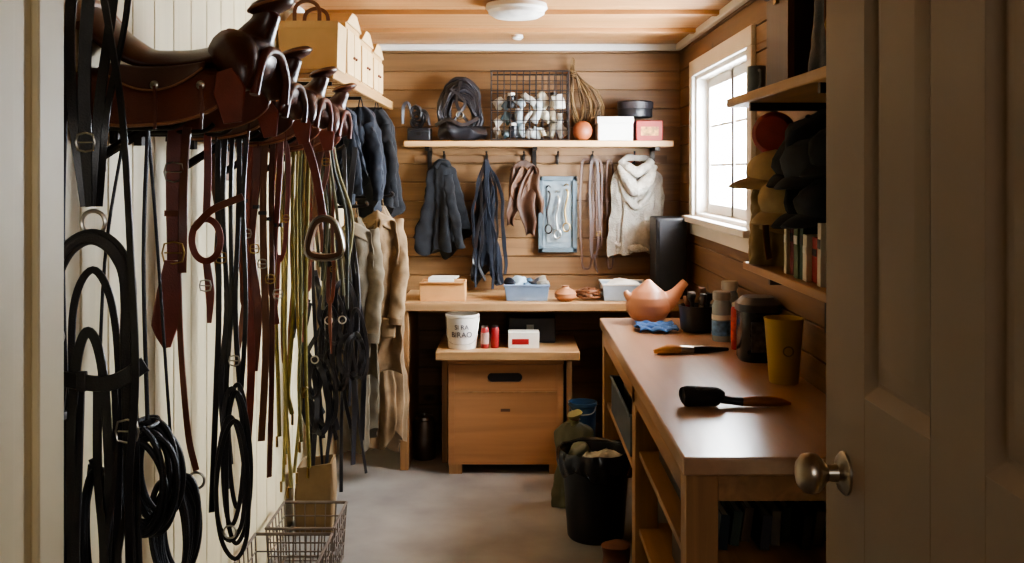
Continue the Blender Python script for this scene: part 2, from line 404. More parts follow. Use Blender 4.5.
# ---------------------------------------------------------------- garments
def body_g(cx,cy,zt,zb,wt,wb,dep,folds=7,amp=.16,seed=1,n=36,m=96,shift=0,neck=.3,rag=.03,lump=.008,crease=0):
    """hanging cloth: vertical pleats that open towards the hem"""
    rings=[]
    for i in range(n+1):
        t=i/n
        s=min(1,t/.16); sh_=neck+(1-neck)*math.sin(s*math.pi/2)
        w=(wt+(wb-wt)*t)*sh_; dd=dep*(.4+.6*min(1,t/.25))
        ring=[]
        for j in range(m):
            a=2*math.pi*j/m
            z=zt+(zb-zt)*t+rag*t*t*(math.sin(2*a+seed)+.5*math.sin(5*a+2*seed))
            dr=.5*math.sin(1.7*t+seed)
            f1=math.sin(folds*(a+dr*.25)+seed); f2=math.sin((folds*2+1)*a+2.3*seed-1.2*t)
            f1=abs(f1)**.7*(1 if f1>0 else -1)
            k=1+amp*(.25+.9*min(1,t*1.3))*(f1*.65+.35*f2)
            k+=crease*math.sin(26*t+3*math.sin(2*a+seed)+seed)*math.sin(3*a+5*t+seed)
            ring.append(V(cx+shift*t+w*math.cos(a)*k, cy+dd*math.sin(a)*k, z))
        rings.append(ring)
    g=G().loft(rings); g.jit(lump*1.6,5,seed).jit(lump*.7,16,seed+3).jit(lump*.3,40,seed+5); return g
def sleeve_g(p0,p1,p2,r0,r1,seed=0):
    P0,P1,P2=Vector(p0),Vector(p1),Vector(p2)
    g=G().tube([p0,P0.lerp(P1,.5),p1,P1.lerp(P2,.5),p2],lambda t:(r0+(r1-r0)*t)*(1+.05*math.sin(t*33+seed)),n=28,k=12,flat=.6)
    g.jit(.010,9,seed).jit(.007,24,seed+2).jit(.002,60,seed); return g
def loop_g(x,y,z0,z1): return G().tube([(x-.012,y,z0),(x-.004,y,z1),(x+.004,y,z1),(x+.012,y,z0)],.003,n=6)
thing('black_jacket',[('jacket_body',body_g(-.415,5.845,1.675,1.19,.07,.130,.05,5,.38,2,neck=.18,rag=.07,lump=.012,crease=.05),blackc),
 ('sleeve',sleeve_g((-.375,5.81,1.58),(-.34,5.78,1.38),(-.295,5.785,1.16),.032,.024,2),blackc),
 ('collar',G().tube([(-.44,5.80,1.625),(-.42,5.785,1.66),(-.38,5.80,1.655),(-.36,5.84,1.62)],.014,flat=.6).jit(.008,20),blackc),
 ('hanging_loop',loop_g(-.40,5.86,1.65,1.675),blackc)],'black jacket draped loosely from a hook on the plank wall','jacket')
pk=[('pack_body',body_g(-.15,5.85,1.56,1.0,.045,.070,.045,5,.35,5,rag=.05,lump=.012,crease=.05),navyc)]
for i,(a,b2,zz) in enumerate([(-.205,-.225,.93),(-.18,-.17,.97),(-.14,-.13,.92),(-.10,-.085,.95),(-.07,-.05,1.0),(-.12,-.20,1.05),(-.16,-.10,.96)]):
    pk.append(('strap',G().strap([(-.15,5.86,1.67),(a,5.80,1.5),(b2,5.775,1.25),(b2+.02*(-1)**i,5.77,1.08),(b2+.015,5.775,zz)],R(.014,.03),.005,twist=.7).jit(.014,8,i),[navyc,black_l][i%2]))
thing('harness_bag',pk,'dark blue canvas harness bag with dangling straps hanging on a hook','bag')
chm=mat('#4b3122','leather',rough=.6,var=.35,scale=12,bump=.3); chm2=mat('#5b3d2a','leather',rough=.6,var=.35,scale=12,bump=.3)
ch=[('waist_belt',G().strap([(.0,5.86,1.60),(.03,5.85,1.63),(.07,5.85,1.65),(.11,5.85,1.63),(.15,5.86,1.60)],.04,.006),chm)]
def leaf(x,zt,zb,w,seed,y=5.835):
    def f(u,v):
        ww=w*(.5+.6*math.sin(math.pi*min(1,v*1.1))**.7*(1 if v<.8 else (1-v)*3+.4))
        return V(x+(u-.5)*ww+.018*math.sin(5*v+seed), y-.025*math.sin(math.pi*v)-.018*math.sin(5*u+seed+2*v), zt+(zb-zt)*v-.03*abs(u-.5))
    return G().sheet(f,14,26).jit(.016,10,seed)
for i,(x,zb,w) in enumerate([(.01,1.30,.07),(.045,1.42,.085),(.10,1.25,.10),(.14,1.36,.065)]): ch.append(('leather_flap',leaf(x,1.63,zb,w,i,5.84-.008*i),[chm,chm2][i%2],{'solid':.005}))
thing('leather_chaps',ch,'worn brown leather chaps with loose flaps hung on a hook','chaps')
bx0,bx1,bz0,bz1=.155,.385,1.125,1.575
blu=mat('#7d8b92','plain',rough=.5,var=.2,bump=.05); 
fr=G().box(bx0,bx1,5.915,5.928,bz0,bz1)
fm=G().box(bx0,bx0+.028,5.90,5.93,bz0,bz1).box(bx1-.028,bx1,5.90,5.93,bz0,bz1).box(bx0,bx1,5.90,5.93,bz0,bz0+.028).box(bx0,bx1,5.90,5.93,bz1-.028,bz1)
inn=G().box(bx0+.05,bx1-.05,5.908,5.916,bz0+.06,bz1-.05)
thing('display_board',[('panel',fr,blu),('board_frame',fm,mat('#5c6970','plain',rough=.5,var=.2),{'bevel':.003}),('backing_sheet',inn,mat('#848e91','plain',rough=.6,var=.3))],'blue-grey framed board hung on the plank wall','board')
def bit(x,z):
    g=G().tube([(x-.0,5.893,z),(x+.01,5.885,z-.03),(x-.008,5.885,z-.12),(x,5.885,z-.2)],.006)
    g.tube([(x+.02*math.cos(a),5.885,z-.225+.025*math.sin(a)) for a in [i*math.pi/4 for i in range(8)]],.0045,closed=True)
    g.tube([(x-.012,5.893,z+.02),(x,5.88,z+.03),(x+.012,5.893,z+.02)],.004); return g
thing('horse_bit',[('bit',bit(.215,1.49),darkmetal)],'dark iron horse bit hanging on the blue-grey board','horse bit',group='horse bits on the display board')
thing('horse_bit',[('bit',bit(.268,1.46),steel)],'steel horse bit hanging on the blue-grey board','horse bit',group='horse bits on the display board')
thing('horse_bit',[('bit',bit(.32,1.50),brass)],'brass horse bit hanging on the blue-grey board','horse bit',group='horse bits on the display board')
def buckle(x,y,z,s):
    h=s*.55
    g=G().tube([(x-h,y,z-h),(x-h,y,z+h),(x+h,y,z+h),(x+h,y,z-h)],.0024,n=6,closed=True,k=2)
    g.tube([(x-h,y,z),(x+h,y-.003,z)],.0018,n=6,smooth=False); return g
def hang_loop(name,x,y,zt,zb,w,sw,m,label,cat='strap',seed=0,buck=True,group=None,tail=None,t=.006,jt=.012):
    h=w/2
    g=G().strap([(x,y,zt),(x+h*.7,y,zt-.03),(x+h,y-.005,zt-(zt-zb)*.35),(x+h*.8,y-.01,zb+.06),(x,y-.01,zb),(x-h*.8,y-.01,zb+.06),(x-h,y-.005,zt-(zt-zb)*.35),(x-h*.7,y,zt-.03)],sw,t,closed=True)
    g.jit(jt,5,seed); ps=[('strap',g,m)]
    if buck: ps.append(('buckle',buckle(x+h*.9,y-.012,zb+.14,sw*1.1),brass))
    if tail: ps.append(('strap_tail',G().strap([(x,y-.01,zb+.02),(x+tail[0]*.4,y-.015,zb-tail[1]*.5),(x+tail[0],y-.01,zb-tail[1])],[sw*.9,sw*.9,sw*.4],.005,twist=.5).jit(jt,5,seed),m))
    return thing(name,ps,label,cat,group=group)
brown_w=mat('#4a2c1b','leather',rough=.6,bump=.1,var=.25,scale=10)
hang_loop('leather_strap',.44,5.885,1.672,1.03,.075,.013,brown_w,'tan-brown leather strap loop on a hook',seed=1,t=.004,buck=False)
hang_loop('leather_strap',.485,5.865,1.675,1.10,.05,.016,mat('#3c2216','leather',rough=.55,var=.3,bump=.1),'dark brown leather strap loop on a hook',seed=2,t=.004,tail=(.02,.09))
hang_loop('leather_strap',.575,5.885,1.67,1.03,.04,.012,brown_w,'thin brown leather strap hanging on the wall',seed=3,buck=False,t=.004)
hang_loop('leather_strap',.52,5.90,1.67,1.15,.03,.012,mat('#5a3824','leather',rough=.55,var=.3,bump=.1),'narrow chestnut leather strap hanging on the wall',seed=6,buck=False,t=.004)
# knitted vest on hanger
kn=mat('#9d978c','knit',rough=.95,var=.3,scale=16,bump=.8); kn2=mat('#b8b1a4','knit',rough=.95,var=.3,scale=26,bump=.9)
def roll(pts,r,seed,n=20,fl=.8): return G().tube(pts,r,n=n,k=12,flat=fl).jit(.009,14,seed).jit(.004,44,seed+1)
def swag(z,w,drop,r,seed,y=5.775):
    return roll([(.728-w,5.825,z),(.728-w*.65,y+.015,z-drop*.55),(.728-.01,y,z-drop),(.728+w*.6,y+.015,z-drop*.6),(.728+w,5.825,z)],r,seed)
sw=[('vest_body',body_g(.730,5.848,1.63,1.13,.142,.145,.055,7,.16,4,neck=.62,rag=.03,lump=.008,crease=.03),kn),
 ('collar',swag(1.640,.098,.14,[.022,.034,.040,.034,.022],1,5.765),kn2),
 ('collar_fold',swag(1.668,.088,.065,[.020,.028,.030,.028,.020],2,5.775),kn2),
 ('collar_back',roll([(.645,5.83,1.65),(.68,5.86,1.68),(.77,5.86,1.68),(.81,5.83,1.65)],.020,8),kn),
 ('chest_fold',swag(1.585,.115,.19,[.010,.018,.024,.018,.010],3,5.784),kn),
 ('hem',swag(1.185,.125,.03,[.012,.02,.022,.02,.012],7,5.80),kn2)]
thing('knitted_vest',sw,'cream-grey chunky knitted vest with folded cowl collar on a hanger','vest')
thing('clothes_hanger',[('hanger',G().tube([(.62,5.87,1.60),(.72,5.87,1.675),(.82,5.87,1.60)],.008,smooth=False).tube([(.72,5.87,1.67),(.72,5.873,1.69),(.728,5.876,1.71)],.003),brown_m)],'dark wooden clothes hanger holding the knitted vest','hanger')
thing('black_case',[('case_body',G().box(.785,.955,5.45,5.70,.905,1.35),blackp,{'bevel':.01}),('front_grille',G().box(.80,.94,5.442,5.45,.92,1.335),mat('#17171b','cloth',rough=.8,bump=.4),{'bevel':.003})],'tall matte black speaker-like case on the counter in the corner','case')
# ---------------------------------------------------------------- things on counter
def openbox(name,x0,x1,y0,y1,z0,z1,m,label,cat,t=.006,flare=0,extra=None,bev=.003,bottom=None):
    g=G()
    def rect(i,z,f): return [V(x0-f+i,y0-f+i,z),V(x1+f-i,y0-f+i,z),V(x1+f-i,y1+f-i,z),V(x0-f+i,y1+f-i,z)]
    g.loft([rect(0,z0,0),rect(0,z1,flare),rect(t,z1,flare),rect(t,z0+t,0)])
    return thing(name,[('box_body',g,m,{'bevel':bev})]+(extra or []),label,cat)
openbox('cardboard_box',-.50,-.255,5.42,5.62,.9,1.0,card,'low open cardboard box of papers on the counter','box',extra=[('flap',G().box(-.50,-.255,5.405,5.425,.998,1.004),card)])
thing('paper_stack',[('sheets',G().box(-.46,-.32,5.45,5.58,.907,1.015,rot=.05).box(-.45,-.30,5.47,5.59,1.016,1.022,rot=-.1),paper)],'small stack of white papers in the cardboard box','papers')
bluep=mat('#74859a','plain',rough=.4,var=.1,bump=.02)
def rimmed(x0,x1,y0,y1,z1,f): return G().tube([(x0-f,y0-f,z1),(x1+f,y0-f,z1),(x1+f,y1+f,z1),(x0-f,y1+f,z1)],.006,closed=True,k=1)
openbox('plastic_basket',-.03,.19,5.42,5.60,.9,.985,bluep,'blue-grey plastic basket filled with grooming odds and ends','basket',flare=.012,extra=[('rim',rimmed(-.03,.19,5.42,5.60,.985,.012),bluep)])
for i in range(5):
    x=.0+.04*i; cm=[navyc,mat('#9fb3bf','cloth',rough=.9),mat('#48667e','cloth'),mat('#2a2a2e','cloth'),mat('#8f8a7e','cloth')][i]
    thing('grooming_cloth',[('cloth',G().ell((x,5.50,.985),(.036,.06,.035)).jit(.03,22,i),cm)],['dark navy','pale blue','blue','black','beige'][i]+' crumpled grooming cloth in the blue basket','cloth',group='cloths in the blue basket')
greyp=mat('#a9b6c2','plain',rough=.4,var=.08,bump=.02)
openbox('storage_tub',.50,.73,5.42,5.62,.9,.99,greyp,'pale blue-grey plastic storage tub on the counter','tub',flare=.01,extra=[('rim',rimmed(.50,.73,5.42,5.62,.99,.01),whitep)])
thing('folded_towel',[('towel',G().ell((.615,5.52,.975),(.095,.075,.04),n=28,m=16).jit(.03,16),paper)],'crumpled white towel in the storage tub','towel')
thing('clay_onion',[('body',G().lathe(.29,5.43,[(.0,.9),(.035,.902),(.058,.920),(.060,.942),(.045,.960),(.022,.970),(.018,.978),(.022,.984),(0,.985)],28),mat('#a5714c','plain',rough=.6))],'small round brown clay pot on the counter','clay pot')
pts=[]
for i in range(60):
    a=i*.62; pts.append((.42+.075*math.cos(a)*(.6+.4*math.sin(i*.9)),5.48+.06*math.sin(a),.912+.045*abs(math.sin(i*.37))))
thing('tangled_rope',[('rope',G().tube(pts,.0065,n=6,k=4),brown_t)],'tangled heap of brown leather cord on the counter','rope')
# ---------------------------------------------------------------- low shelf items
Z=.66
cx,cy=-.266,5.36
bk=G().lathe(cx,cy,[(.074,Z),(.077,Z+.01),(.086,Z+.165),(.091,Z+.168),(.091,Z+.182),(.085,Z+.182),(.083,Z+.168),(.072,Z+.01)],36)
def text_on_cyl(txt,size,cx,cy,zc,r,name='lettering'):
    cu=bpy.data.curves.new('t','FONT'); cu.body=txt; cu.size=size; cu.align_x='CENTER'; cu.align_y='CENTER'; cu.extrude=.0006
    ob=bpy.data.objects.new('t',cu); COL.objects.link(ob); bpy.context.view_layer.update()
    me=bpy.data.meshes.new_from_object(ob); bpy.data.objects.remove(ob)
    g=G(); vs=[]
    for v in me.vertices:
        a=v.co.x/r; rr=r+.0012+v.co.z
        vs.append(V(cx+rr*math.sin(a),cy-rr*math.cos(a),zc+v.co.y))
    g.add(vs,[tuple(p.vertices) for p in me.polygons]); return g
tx=text_on_cyl('SI RA',.034,cx,cy,Z+.118,.084); tx2=text_on_cyl('BIRAO',.040,cx,cy,Z+.078,.082)
ink=mat('#23232a'); ink2=mat('#45454c')
thing('white_bucket',[('bucket',bk,paper),('lettering',tx,ink2),('lettering',tx2,ink2),('bail_handle',G().tube([(cx-.09,cy,Z+.16),(cx-.07,cy-.07,Z+.05),(cx,cy-.090,Z+.03),(cx+.07,cy-.07,Z+.05),(cx+.09,cy,Z+.16)],.0015,n=6),steel)],'white plastic bucket with dark hand lettering on the low shelf','bucket')
def can(x,y,z,r,h,m,label,name='spray_can',group=None,lidm=steel,cat='can',band=None):
    ps=[('can_body',G().lathe(x,y,[(r*.92,z),(r,z+.004),(r,z+h*.86),(r*.8,z+h*.92)],24),m),
        ('cap',G().lathe(x,y,[(r*.82,z+h*.90),(r*.82,z+h*.985),(r*.7,z+h),(0,z+h)],24),lidm)]
    if band: ps.append(('paper_label',G().lathe(x,y,[(r+.0008,z+h*.2),(r+.0008,z+h*.7)],24,cap=False),band))
    return thing(name,ps,label,cat,group=group)
redm=mat('#8f2023','plain',rough=.35,var=.1,bump=0)
can(-.145,5.34,Z,.022,.12,redm,'small red can with pale label on the low shelf',group='red cans on the low shelf',band=mat('#b5958a'))
can(-.092,5.35,Z,.022,.12,redm,'small red can with dark cap on the low shelf',group='red cans on the low shelf',lidm=blackp)
thing('small_carton',[('carton',G().box(-.02,.145,5.33,5.43,Z,Z+.085),paper,{'bevel':.002}),('printed_panel',G().box(.0,.09,5.328,5.33,Z+.02,Z+.05),redm)],'small white carton with a red printed stripe','carton')
thing('black_tool_case',[('case',G().box(-.02,.24,5.5,5.66,Z,Z+.14),blackp,{'bevel':.008}),('latch',G().box(.08,.12,5.494,5.5,Z+.07,Z+.10),steel)],'black plastic tool case behind the white carton','case')
thing('metal_canister',[('canister',G().lathe(-.49,5.60,[(.06,0),(.064,.006),(.064,.20),(.058,.215),(.04,.22)],30),mat('#6f6a65','plain',rough=.35,metal=.8,bump=0)),('lid',G().lathe(-.49,5.60,[(.05,.218),(.05,.235),(.01,.24),(.008,.25),(.0,.252)],24),steel)],'dull metal canister with lid on the floor under the counter','canister')
# ---------------------------------------------------------------- wall shelf items
def coil(cx,cy,cz,rx,rz,turns,r,jx,seed,dy=.006,k=4,lo=.7):
    random.seed(seed); pts=[]; n=12
    for i in range(turns*n):
        a=2*math.pi*i/n
        if i%n==0: ex=R(-jx,jx); ez=R(-jx,jx)*1.5; sx=R(lo,1.12); sz=R(lo,1.08); tw=R(-.2,.2)
        pts.append((cx+ex+rx*sx*math.sin(a+tw),cy+dy*(i/n)-dy*turns/2,cz+ez+rz*sz*math.cos(a)))
    # relax so consecutive turns blend
    P=[Vector(p) for p in pts]
    for _ in range(2):
        P=[P[0]]+[(P[i-1]+P[i]*2+P[i+1])/4 for i in range(1,len(P)-1)]+[P[-1]]
    return G().tube(P,r,n=8,k=4)
z=SZ
thing('black_equipment_box',[('box',G().box(-.60,-.468,5.72,5.86,z,z+.075),blackp,{'bevel':.008}),('latch',G().box(-.545,-.52,5.714,5.72,z+.03,z+.055),darkmetal),('handle',G().tube([(-.58,5.735,z+.05),(-.58,5.715,z+.055),(-.49,5.715,z+.055),(-.49,5.735,z+.05)],.004,k=3),blackp)],'small black equipment box with a handle on the wall shelf','box')
thing('strap_coil',[('coil',coil(-.545,5.80,z+.14,.045,.045,7,.007,.018,8,dy=.008),black_l),('loose_end',G().strap([(-.58,5.78,z+.17),(-.60,5.77,z+.22),(-.625,5.76,z+.20),(-.63,5.76,z+.10)],.02,.005,twist=.6),black_l2),('loose_end',G().strap([(-.52,5.77,z+.18),(-.49,5.76,z+.16),(-.475,5.75,z+.09)],.018,.005,twist=.6),black_l2)],'loose coil of black leather strap on the equipment box','strap')
hc=G()
for i in range(9):
    o=i/8; w=.120-.055*o; h=.375-.12*o; q1=.03*math.sin(i*2.1)
    hc.tube([(-.295-w*.8+q1,5.80+.02*math.sin(i*2),z+.03+.02*o),(-.295-w*1.05,5.80,z+h*.45),(-.295-w*.70,5.80+.02*math.cos(i),z+h*.85),(-.295+q1*.6,5.80,z+h-.018),(-.295+w*.78,5.80,z+h*.82),(-.295+w*1.05,5.80,z+h*.45),(-.295+w*.8+q1*.5,5.80+.02*math.sin(i),z+.03+.02*o)],.0105,n=10,flat=1.9)
hc.jit(.026,10,4).jit(.006,40,2)
thing('horse_collar',[('collar_pad',hc,black_l2),('lower_pad',G().tube([(-.42,5.77,z+.045),(-.36,5.75,z+.07),(-.28,5.74,z+.05),(-.17,5.77,z+.045)],[.03,.045,.045,.035],n=14).jit(.03,14),black_l),('strap',G().strap([(-.44,5.74,z+.09),(-.36,5.70,z+.12),(-.28,5.695,z+.09),(-.19,5.73,z+.13)],.022,.005,nrm=(0,-1,.2)),black_l),('strap',G().strap([(-.295,5.77,z+.345),(-.32,5.75,z+.22),(-.25,5.74,z+.10)],.02,.005,twist=.6),black_l),('strap',G().strap([(-.35,5.76,z+.30),(-.27,5.745,z+.22),(-.33,5.74,z+.12)],.018,.005,twist=.6),black_l2),('ring',G().tube([(-.30+.02*math.cos(a),5.735,z+.15+.02*math.sin(a)) for a in [i*math.pi/5 for i in range(10)]],.003,closed=True,k=3),steel)],'coiled black leather collar and tack bundle on the wall shelf','horse collar')
def wirebasket(name,x0,x1,y0,y1,z0,z1,nx,ny,nz,r,m,label,fl=0,cat='wire basket'):
    g=G()
    def P(x,y,t): 
        cx,cy=(x0+x1)/2,(y0+y1)/2; k=1-fl*(1-t)
        return (cx+(x-cx)*k,cy+(y-cy)*k,z0+(z1-z0)*t)
    for i in range(nz+1):
        t=i/nz; rr=r*(2 if i in(0,nz) else 1)
        q=[P(x0,y0,t),P(x1,y0,t),P(x1,y1,t),P(x0,y1,t)]
        for a in range(4): g.tube([q[a],q[(a+1)%4]],rr,n=6,smooth=False)
    for i in range(nx+1):
        x=x0+(x1-x0)*i/nx
        g.tube([P(x,y0,1),P(x,y0,0),P(x,y1,0),P(x,y1,1)],r,n=5,smooth=False)
    for i in range(1,ny):
        y=y0+(y1-y0)*i/ny
        g.tube([P(x0,y,1),P(x0,y,0),P(x1,y,0),P(x1,y,1)],r,n=5,smooth=False)
    g.v=[p+V(0,0,r) for p in g.v]
    return thing(name,[('wire_frame',g,m)],label,cat)
wirebasket('wire_basket',-.12,.325,5.70,5.92,z+.002,z+.395,12,5,7,.0028,mat('#3a3535','plain',rough=.35,metal=.5,bump=0),'tall black wire basket on the wall shelf holding white packets')
random.seed(29)
pm=[('#c9c4b8','white'),('#8d999e','blue-grey'),('#c2b9a2','cream'),('#4f6064','teal-grey'),('#b5b1a7','off-white'),('#7b6f5a','brown-beige'),('#2c2e33','black'),('#b3b9b8','pale grey')]
for i in range(27):
    row=i//9; x=-.085+.045*(i%9)+R(-.010,.010); zz=z+.014+.086*row+R(0,.012); hh,nm=pm[(i*3+row*5)%8]
    if i in(2,12,20,25):
        thing('glass_jar',[('jar',G().lathe(x,5.78+R(-.03,.03),[(.022,zz),(.026,zz+.006),(.026,zz+.066),(.019,zz+.072)],18),mat(hh,'plain',rough=.25)),('jar_lid',G().lathe(x,5.78,[(.021,zz+.072),(.021,zz+.086),(0,zz+.087)],18),[whitep,darkmetal][i%2])],nm+' small jar with lid in the wire basket','jar',group='jars in the wire basket')
    else:
        yy=5.75+R(0,.10); w=R(.014,.036); h=R(.018,.048); rot=Matrix.Rotation(R(-.9,.9),4,'Y')@Matrix.Rotation(R(-.6,.6),4,'Z')
        M=Matrix.Translation(V(x,yy,zz+h))@rot
        q=G().sheet(lambda u,v:V((u-.5)*2*w,-.016*math.sin(math.pi*u)*math.sin(math.pi*v),(v-.5)*2*h),10,10)
        q.sheet(lambda u,v:V((u-.5)*2*w,.016*math.sin(math.pi*u)*math.sin(math.pi*v),(v-.5)*2*h),10,10)
        q.xf(M).jit(.010,34,i)
        ps=[('packet',q,mat(hh,'plain',rough=.4,var=.2,scale=12),{'solid':.003})]
        thing('packet',ps,nm+' crumpled packet in the wire basket','packet',group='packets in the wire basket')
# rope bundle
rope_b=mat('#4c371f','leather',rough=.75,var=.35,bump=.3); rope_c=mat('#6b5230','leather',rough=.75,var=.35,bump=.3)
random.seed(9)
rb=[]
for i in range(12):
    o=i/11; s=R(.85,1.08); e=.165*(.15+.85*o)*s
    q=G().tube([(.362,5.885,z+.455-.004*i),(.368+e*.30,5.88,z+.37),(.375+e*.8,5.87,z+.29),(.385+e,5.86,z+.21),(.38+e*.95,5.85,z+.15-.02*o),(.37+e*.65,5.85,z+.10+.01*math.sin(i)),(.36+e*.30,5.855,z+.12),(.352+e*.08,5.87,z+.2),(.350,5.88,z+.33),(.356,5.888,z+.44)],.0052,n=7,k=7)
    rb.append(('rope_loop',q.jit(.012,10,i),[rope_b,rope_c][i%2]))
rb.append(('top_loop',G().tube([(.358,5.885,z+.42),(.350,5.885,z+.47),(.356,5.885,z+.49),(.366,5.885,z+.47),(.362,5.885,z+.42)],.005,n=7),rope_c))
wrap=G().tube([(.362+.018*math.cos(a),5.884+.014*math.sin(a),z+.375+.0022*a) for a in [i*.7 for i in range(34)]],.0045,n=6,k=2)
thing('rope_coil',rb+[('wrap',wrap,rope_c)],'brown looped rope bundle leaning against the planks on the wall shelf','rope')
thing('clay_ball',[('ball',G().ell((.405,5.75,z+.058),(.058,.055,.058),n=28,m=18),mat('#8a4c2b','plain',rough=.5,var=.15,scale=8))],'round terracotta ball on the wall shelf','ball')
thing('white_box',[('box',G().box(.49,.69,5.70,5.88,z,z+.135),whitep,{'bevel':.004}),('box_lid',G().box(.486,.694,5.696,5.884,z+.10,z+.138),whitep,{'bevel':.003})],'white lidded cardboard box on the wall shelf','box')
thing('red_box',[('box',G().box(.71,.86,5.70,5.88,z,z+.115),mat('#8d2319','plain',rough=.5,var=.1),{'bevel':.003}),('printed_panel',G().box(.735,.835,5.698,5.70,z+.03,z+.08),mat('#b5803f','plain',var=.7,scale=60))],'small red carton with yellow print on the wall shelf','carton')
thing('round_tin',[('tin',G().lathe(.715,5.81,[(.098,z+.14),(.1,z+.143),(.1,z+.185),(.098,z+.19)],40),blackp),('tin_lid',G().lathe(.715,5.81,[(.104,z+.188),(.104,z+.225),(.095,z+.232),(0,z+.233)],40),black_l2)],'round black tin resting on the boxes','tin')
# ---------------------------------------------------------------- things on workbench
Z=.9
cl=mat('#b98060','plain',rough=.42,var=.12,scale=7,bump=.03)
cx,cy=.635,4.66
vb=G().lathe(cx,cy,[(0,Z),(.055,Z),(.080,Z+.020),(.100,Z+.052),(.104,Z+.085),(.094,Z+.118),(.070,Z+.148),(.042,Z+.170),(.024,Z+.186),(.012,Z+.198),(0,Z+.200)],44)
vb.tube([(cx+.04,cy,Z+.080),(cx+.09,cy,Z+.100),(cx+.125,cy,Z+.130),(cx+.150,cy,Z+.162),(cx+.175,cy,Z+.190)],[.062,.046,.031,.022,.019],n=22,k=10)
vb.tube([(cx-.07,cy-.01,Z+.105),(cx-.098,cy-.01,Z+.128),(cx-.108,cy-.01,Z+.148)],[.03,.018,.011],n=14)
thing('clay_vessel',[('vessel_body',vb,cl,{'remesh':.0035,'smooth':7})],'terracotta clay jug with upturned tapering spout on the workbench','vessel')
def clothfn(u,v):
    return V(.55+.17*u+.01*math.sin(9*v),4.32+.2*v+.012*math.sin(8*u),Z+.006+.012*abs(math.sin(9*u+5*v))+.010*abs(math.sin(14*v)))
thing('blue_cloth',[('cloth',G().sheet(clothfn,26,26),mat('#35609a','cloth',rough=.9,var=.2),{'solid':.003})],'crumpled blue cloth on the workbench','cloth')
cx,cy=.815,4.40
pot=G().lathe(cx,cy,[(.060,Z),(.073,Z+.01),(.080,Z+.10),(.083,Z+.115),(.076,Z+.115),(.071,Z+.02),(0,Z+.015)],36)
thing('black_pot',[('pot',pot,blackp)],'black round pot holding brushes on the workbench','pot')
for i,(dx,dy,tx_,ty_,h,m) in enumerate([(-.02,0,-.03,0,.17,blackp),(.01,.01,.03,.01,.19,wood_oz),(.03,-.02,.06,-.02,.17,blackp),(-.035,.02,-.05,.03,.15,redm),(.0,-.03,.02,-.06,.17,steel)]):
    a=V(cx+dx,cy+dy,Z+.03); b2=V(cx+tx_*.8,cy+ty_,Z+h)
    d_=(b2-a)
    thing('handled_brush',[('handle',G().tube([a,a+d_*.7],.009,n=10,smooth=False),m),('brush_head',G().tube([a+d_*.68,a+d_],[.011,.02,.016],n=12).jit(.006,40,i),[black_l2,brown_t][i%2])],['black-handled brush','pale wooden-handled brush','short black brush','red-handled brush','steel-handled brush'][i]+' standing in the black pot','brush',group='brushes in the black pot')
def clearm(name,hexc,tw,emit=0):
    m=bpy.data.materials.new(name); m.use_nodes=True; b_=m.node_tree.nodes['Principled BSDF']
    b_.inputs['Base Color'].default_value=(*srgb(hexc),1); b_.inputs['Roughness'].default_value=.12; b_.inputs['Transmission Weight'].default_value=tw; b_.inputs['IOR'].default_value=1.25
    n_=m.node_tree.nodes.new('ShaderNodeTexNoise'); n_.inputs['Scale'].default_value=30
    bb_=m.node_tree.nodes.new('ShaderNodeBump'); bb_.inputs['Strength'].default_value=.05; bb_.inputs['Distance'].default_value=.002
    m.node_tree.links.new(n_.outputs[0],bb_.inputs['Height']); m.node_tree.links.new(bb_.outputs[0],b_.inputs['Normal'])
    return m
def jar(x,y,r,h,bm,lm,lab,label,nm='jar',extra=None,l0=.18,l1=.62):
    thing(nm,[('jar_body',G().lathe(x,y,[(r*.9,Z),(r,Z+.008),(r,Z+h*.72),(r*.8,Z+h*.80),(r*.78,Z+h*.84)],28),bm),('jar_lid',G().lathe(x,y,[(r*.84,Z+h*.83),(r*.93,Z+h*.84),(r*.93,Z+h*.98),(r*.84,Z+h),(0,Z+h)],28),lm),('paper_label',G().lathe(x,y,[(r+.001,Z+h*l0),(r+.001,Z+h*l1)],28,cap=False),lab)]+(extra or []),label,'jar')
jar(.870,4.15,.040,.205,clearm('clear_plastic','#c3d4df',.4),mat('#8c8a86'),mat('#5c8cc0','plain',var=.5,scale=45),'clear jar with blue label and grey lid on the workbench',l0=.12,l1=.42,extra=[('label_band',G().lathe(.870,4.15,[(.0412,Z+.09),(.0412,Z+.11)],28,cap=False),paper)])
jar(.948,4.36,.038,.225,clearm('clear_glass','#b9c6cc',.4),mat('#9f9e9b','plain',rough=.3),mat('#a83b34','plain',var=.3,scale=50),'tall glass jar with red label on the workbench',l0=.15,l1=.45)
can(.890,3.95,Z,.025,.185,mat('#a82a2a','plain',rough=.3),'slim red spray can with grey cap on the workbench',lidm=steel,band=mat('#b5463a','plain',var=.5,scale=60))
def rsq(x0,x1,y0,y1,r,z,n=6):
    o=[]
    for cxx,cyy,a0 in((x1-r,y1-r,0),(x0+r,y1-r,90),(x0+r,y0+r,180),(x1-r,y0+r,270)):
        for i in range(n+1):
            a=math.radians(a0+90*i/n); o.append(V(cxx+r*math.cos(a),cyy+r*math.sin(a),z))
    return o
tinm=mat('#1c1d24','plain',rough=.22)
X_=.845
tb=G().loft([rsq(X_+.005,.988,3.66,3.81,.05,Z),rsq(X_,.993,3.655,3.815,.055,Z+.01),rsq(X_,.993,3.655,3.815,.055,Z+.185)])
tl=G().loft([rsq(X_-.006,.997,3.649,3.821,.058,Z+.185),rsq(X_-.006,.997,3.649,3.821,.058,Z+.212),rsq(X_+.004,.988,3.66,3.81,.05,Z+.220),rsq(X_+.02,.972,3.675,3.795,.04,Z+.236)])
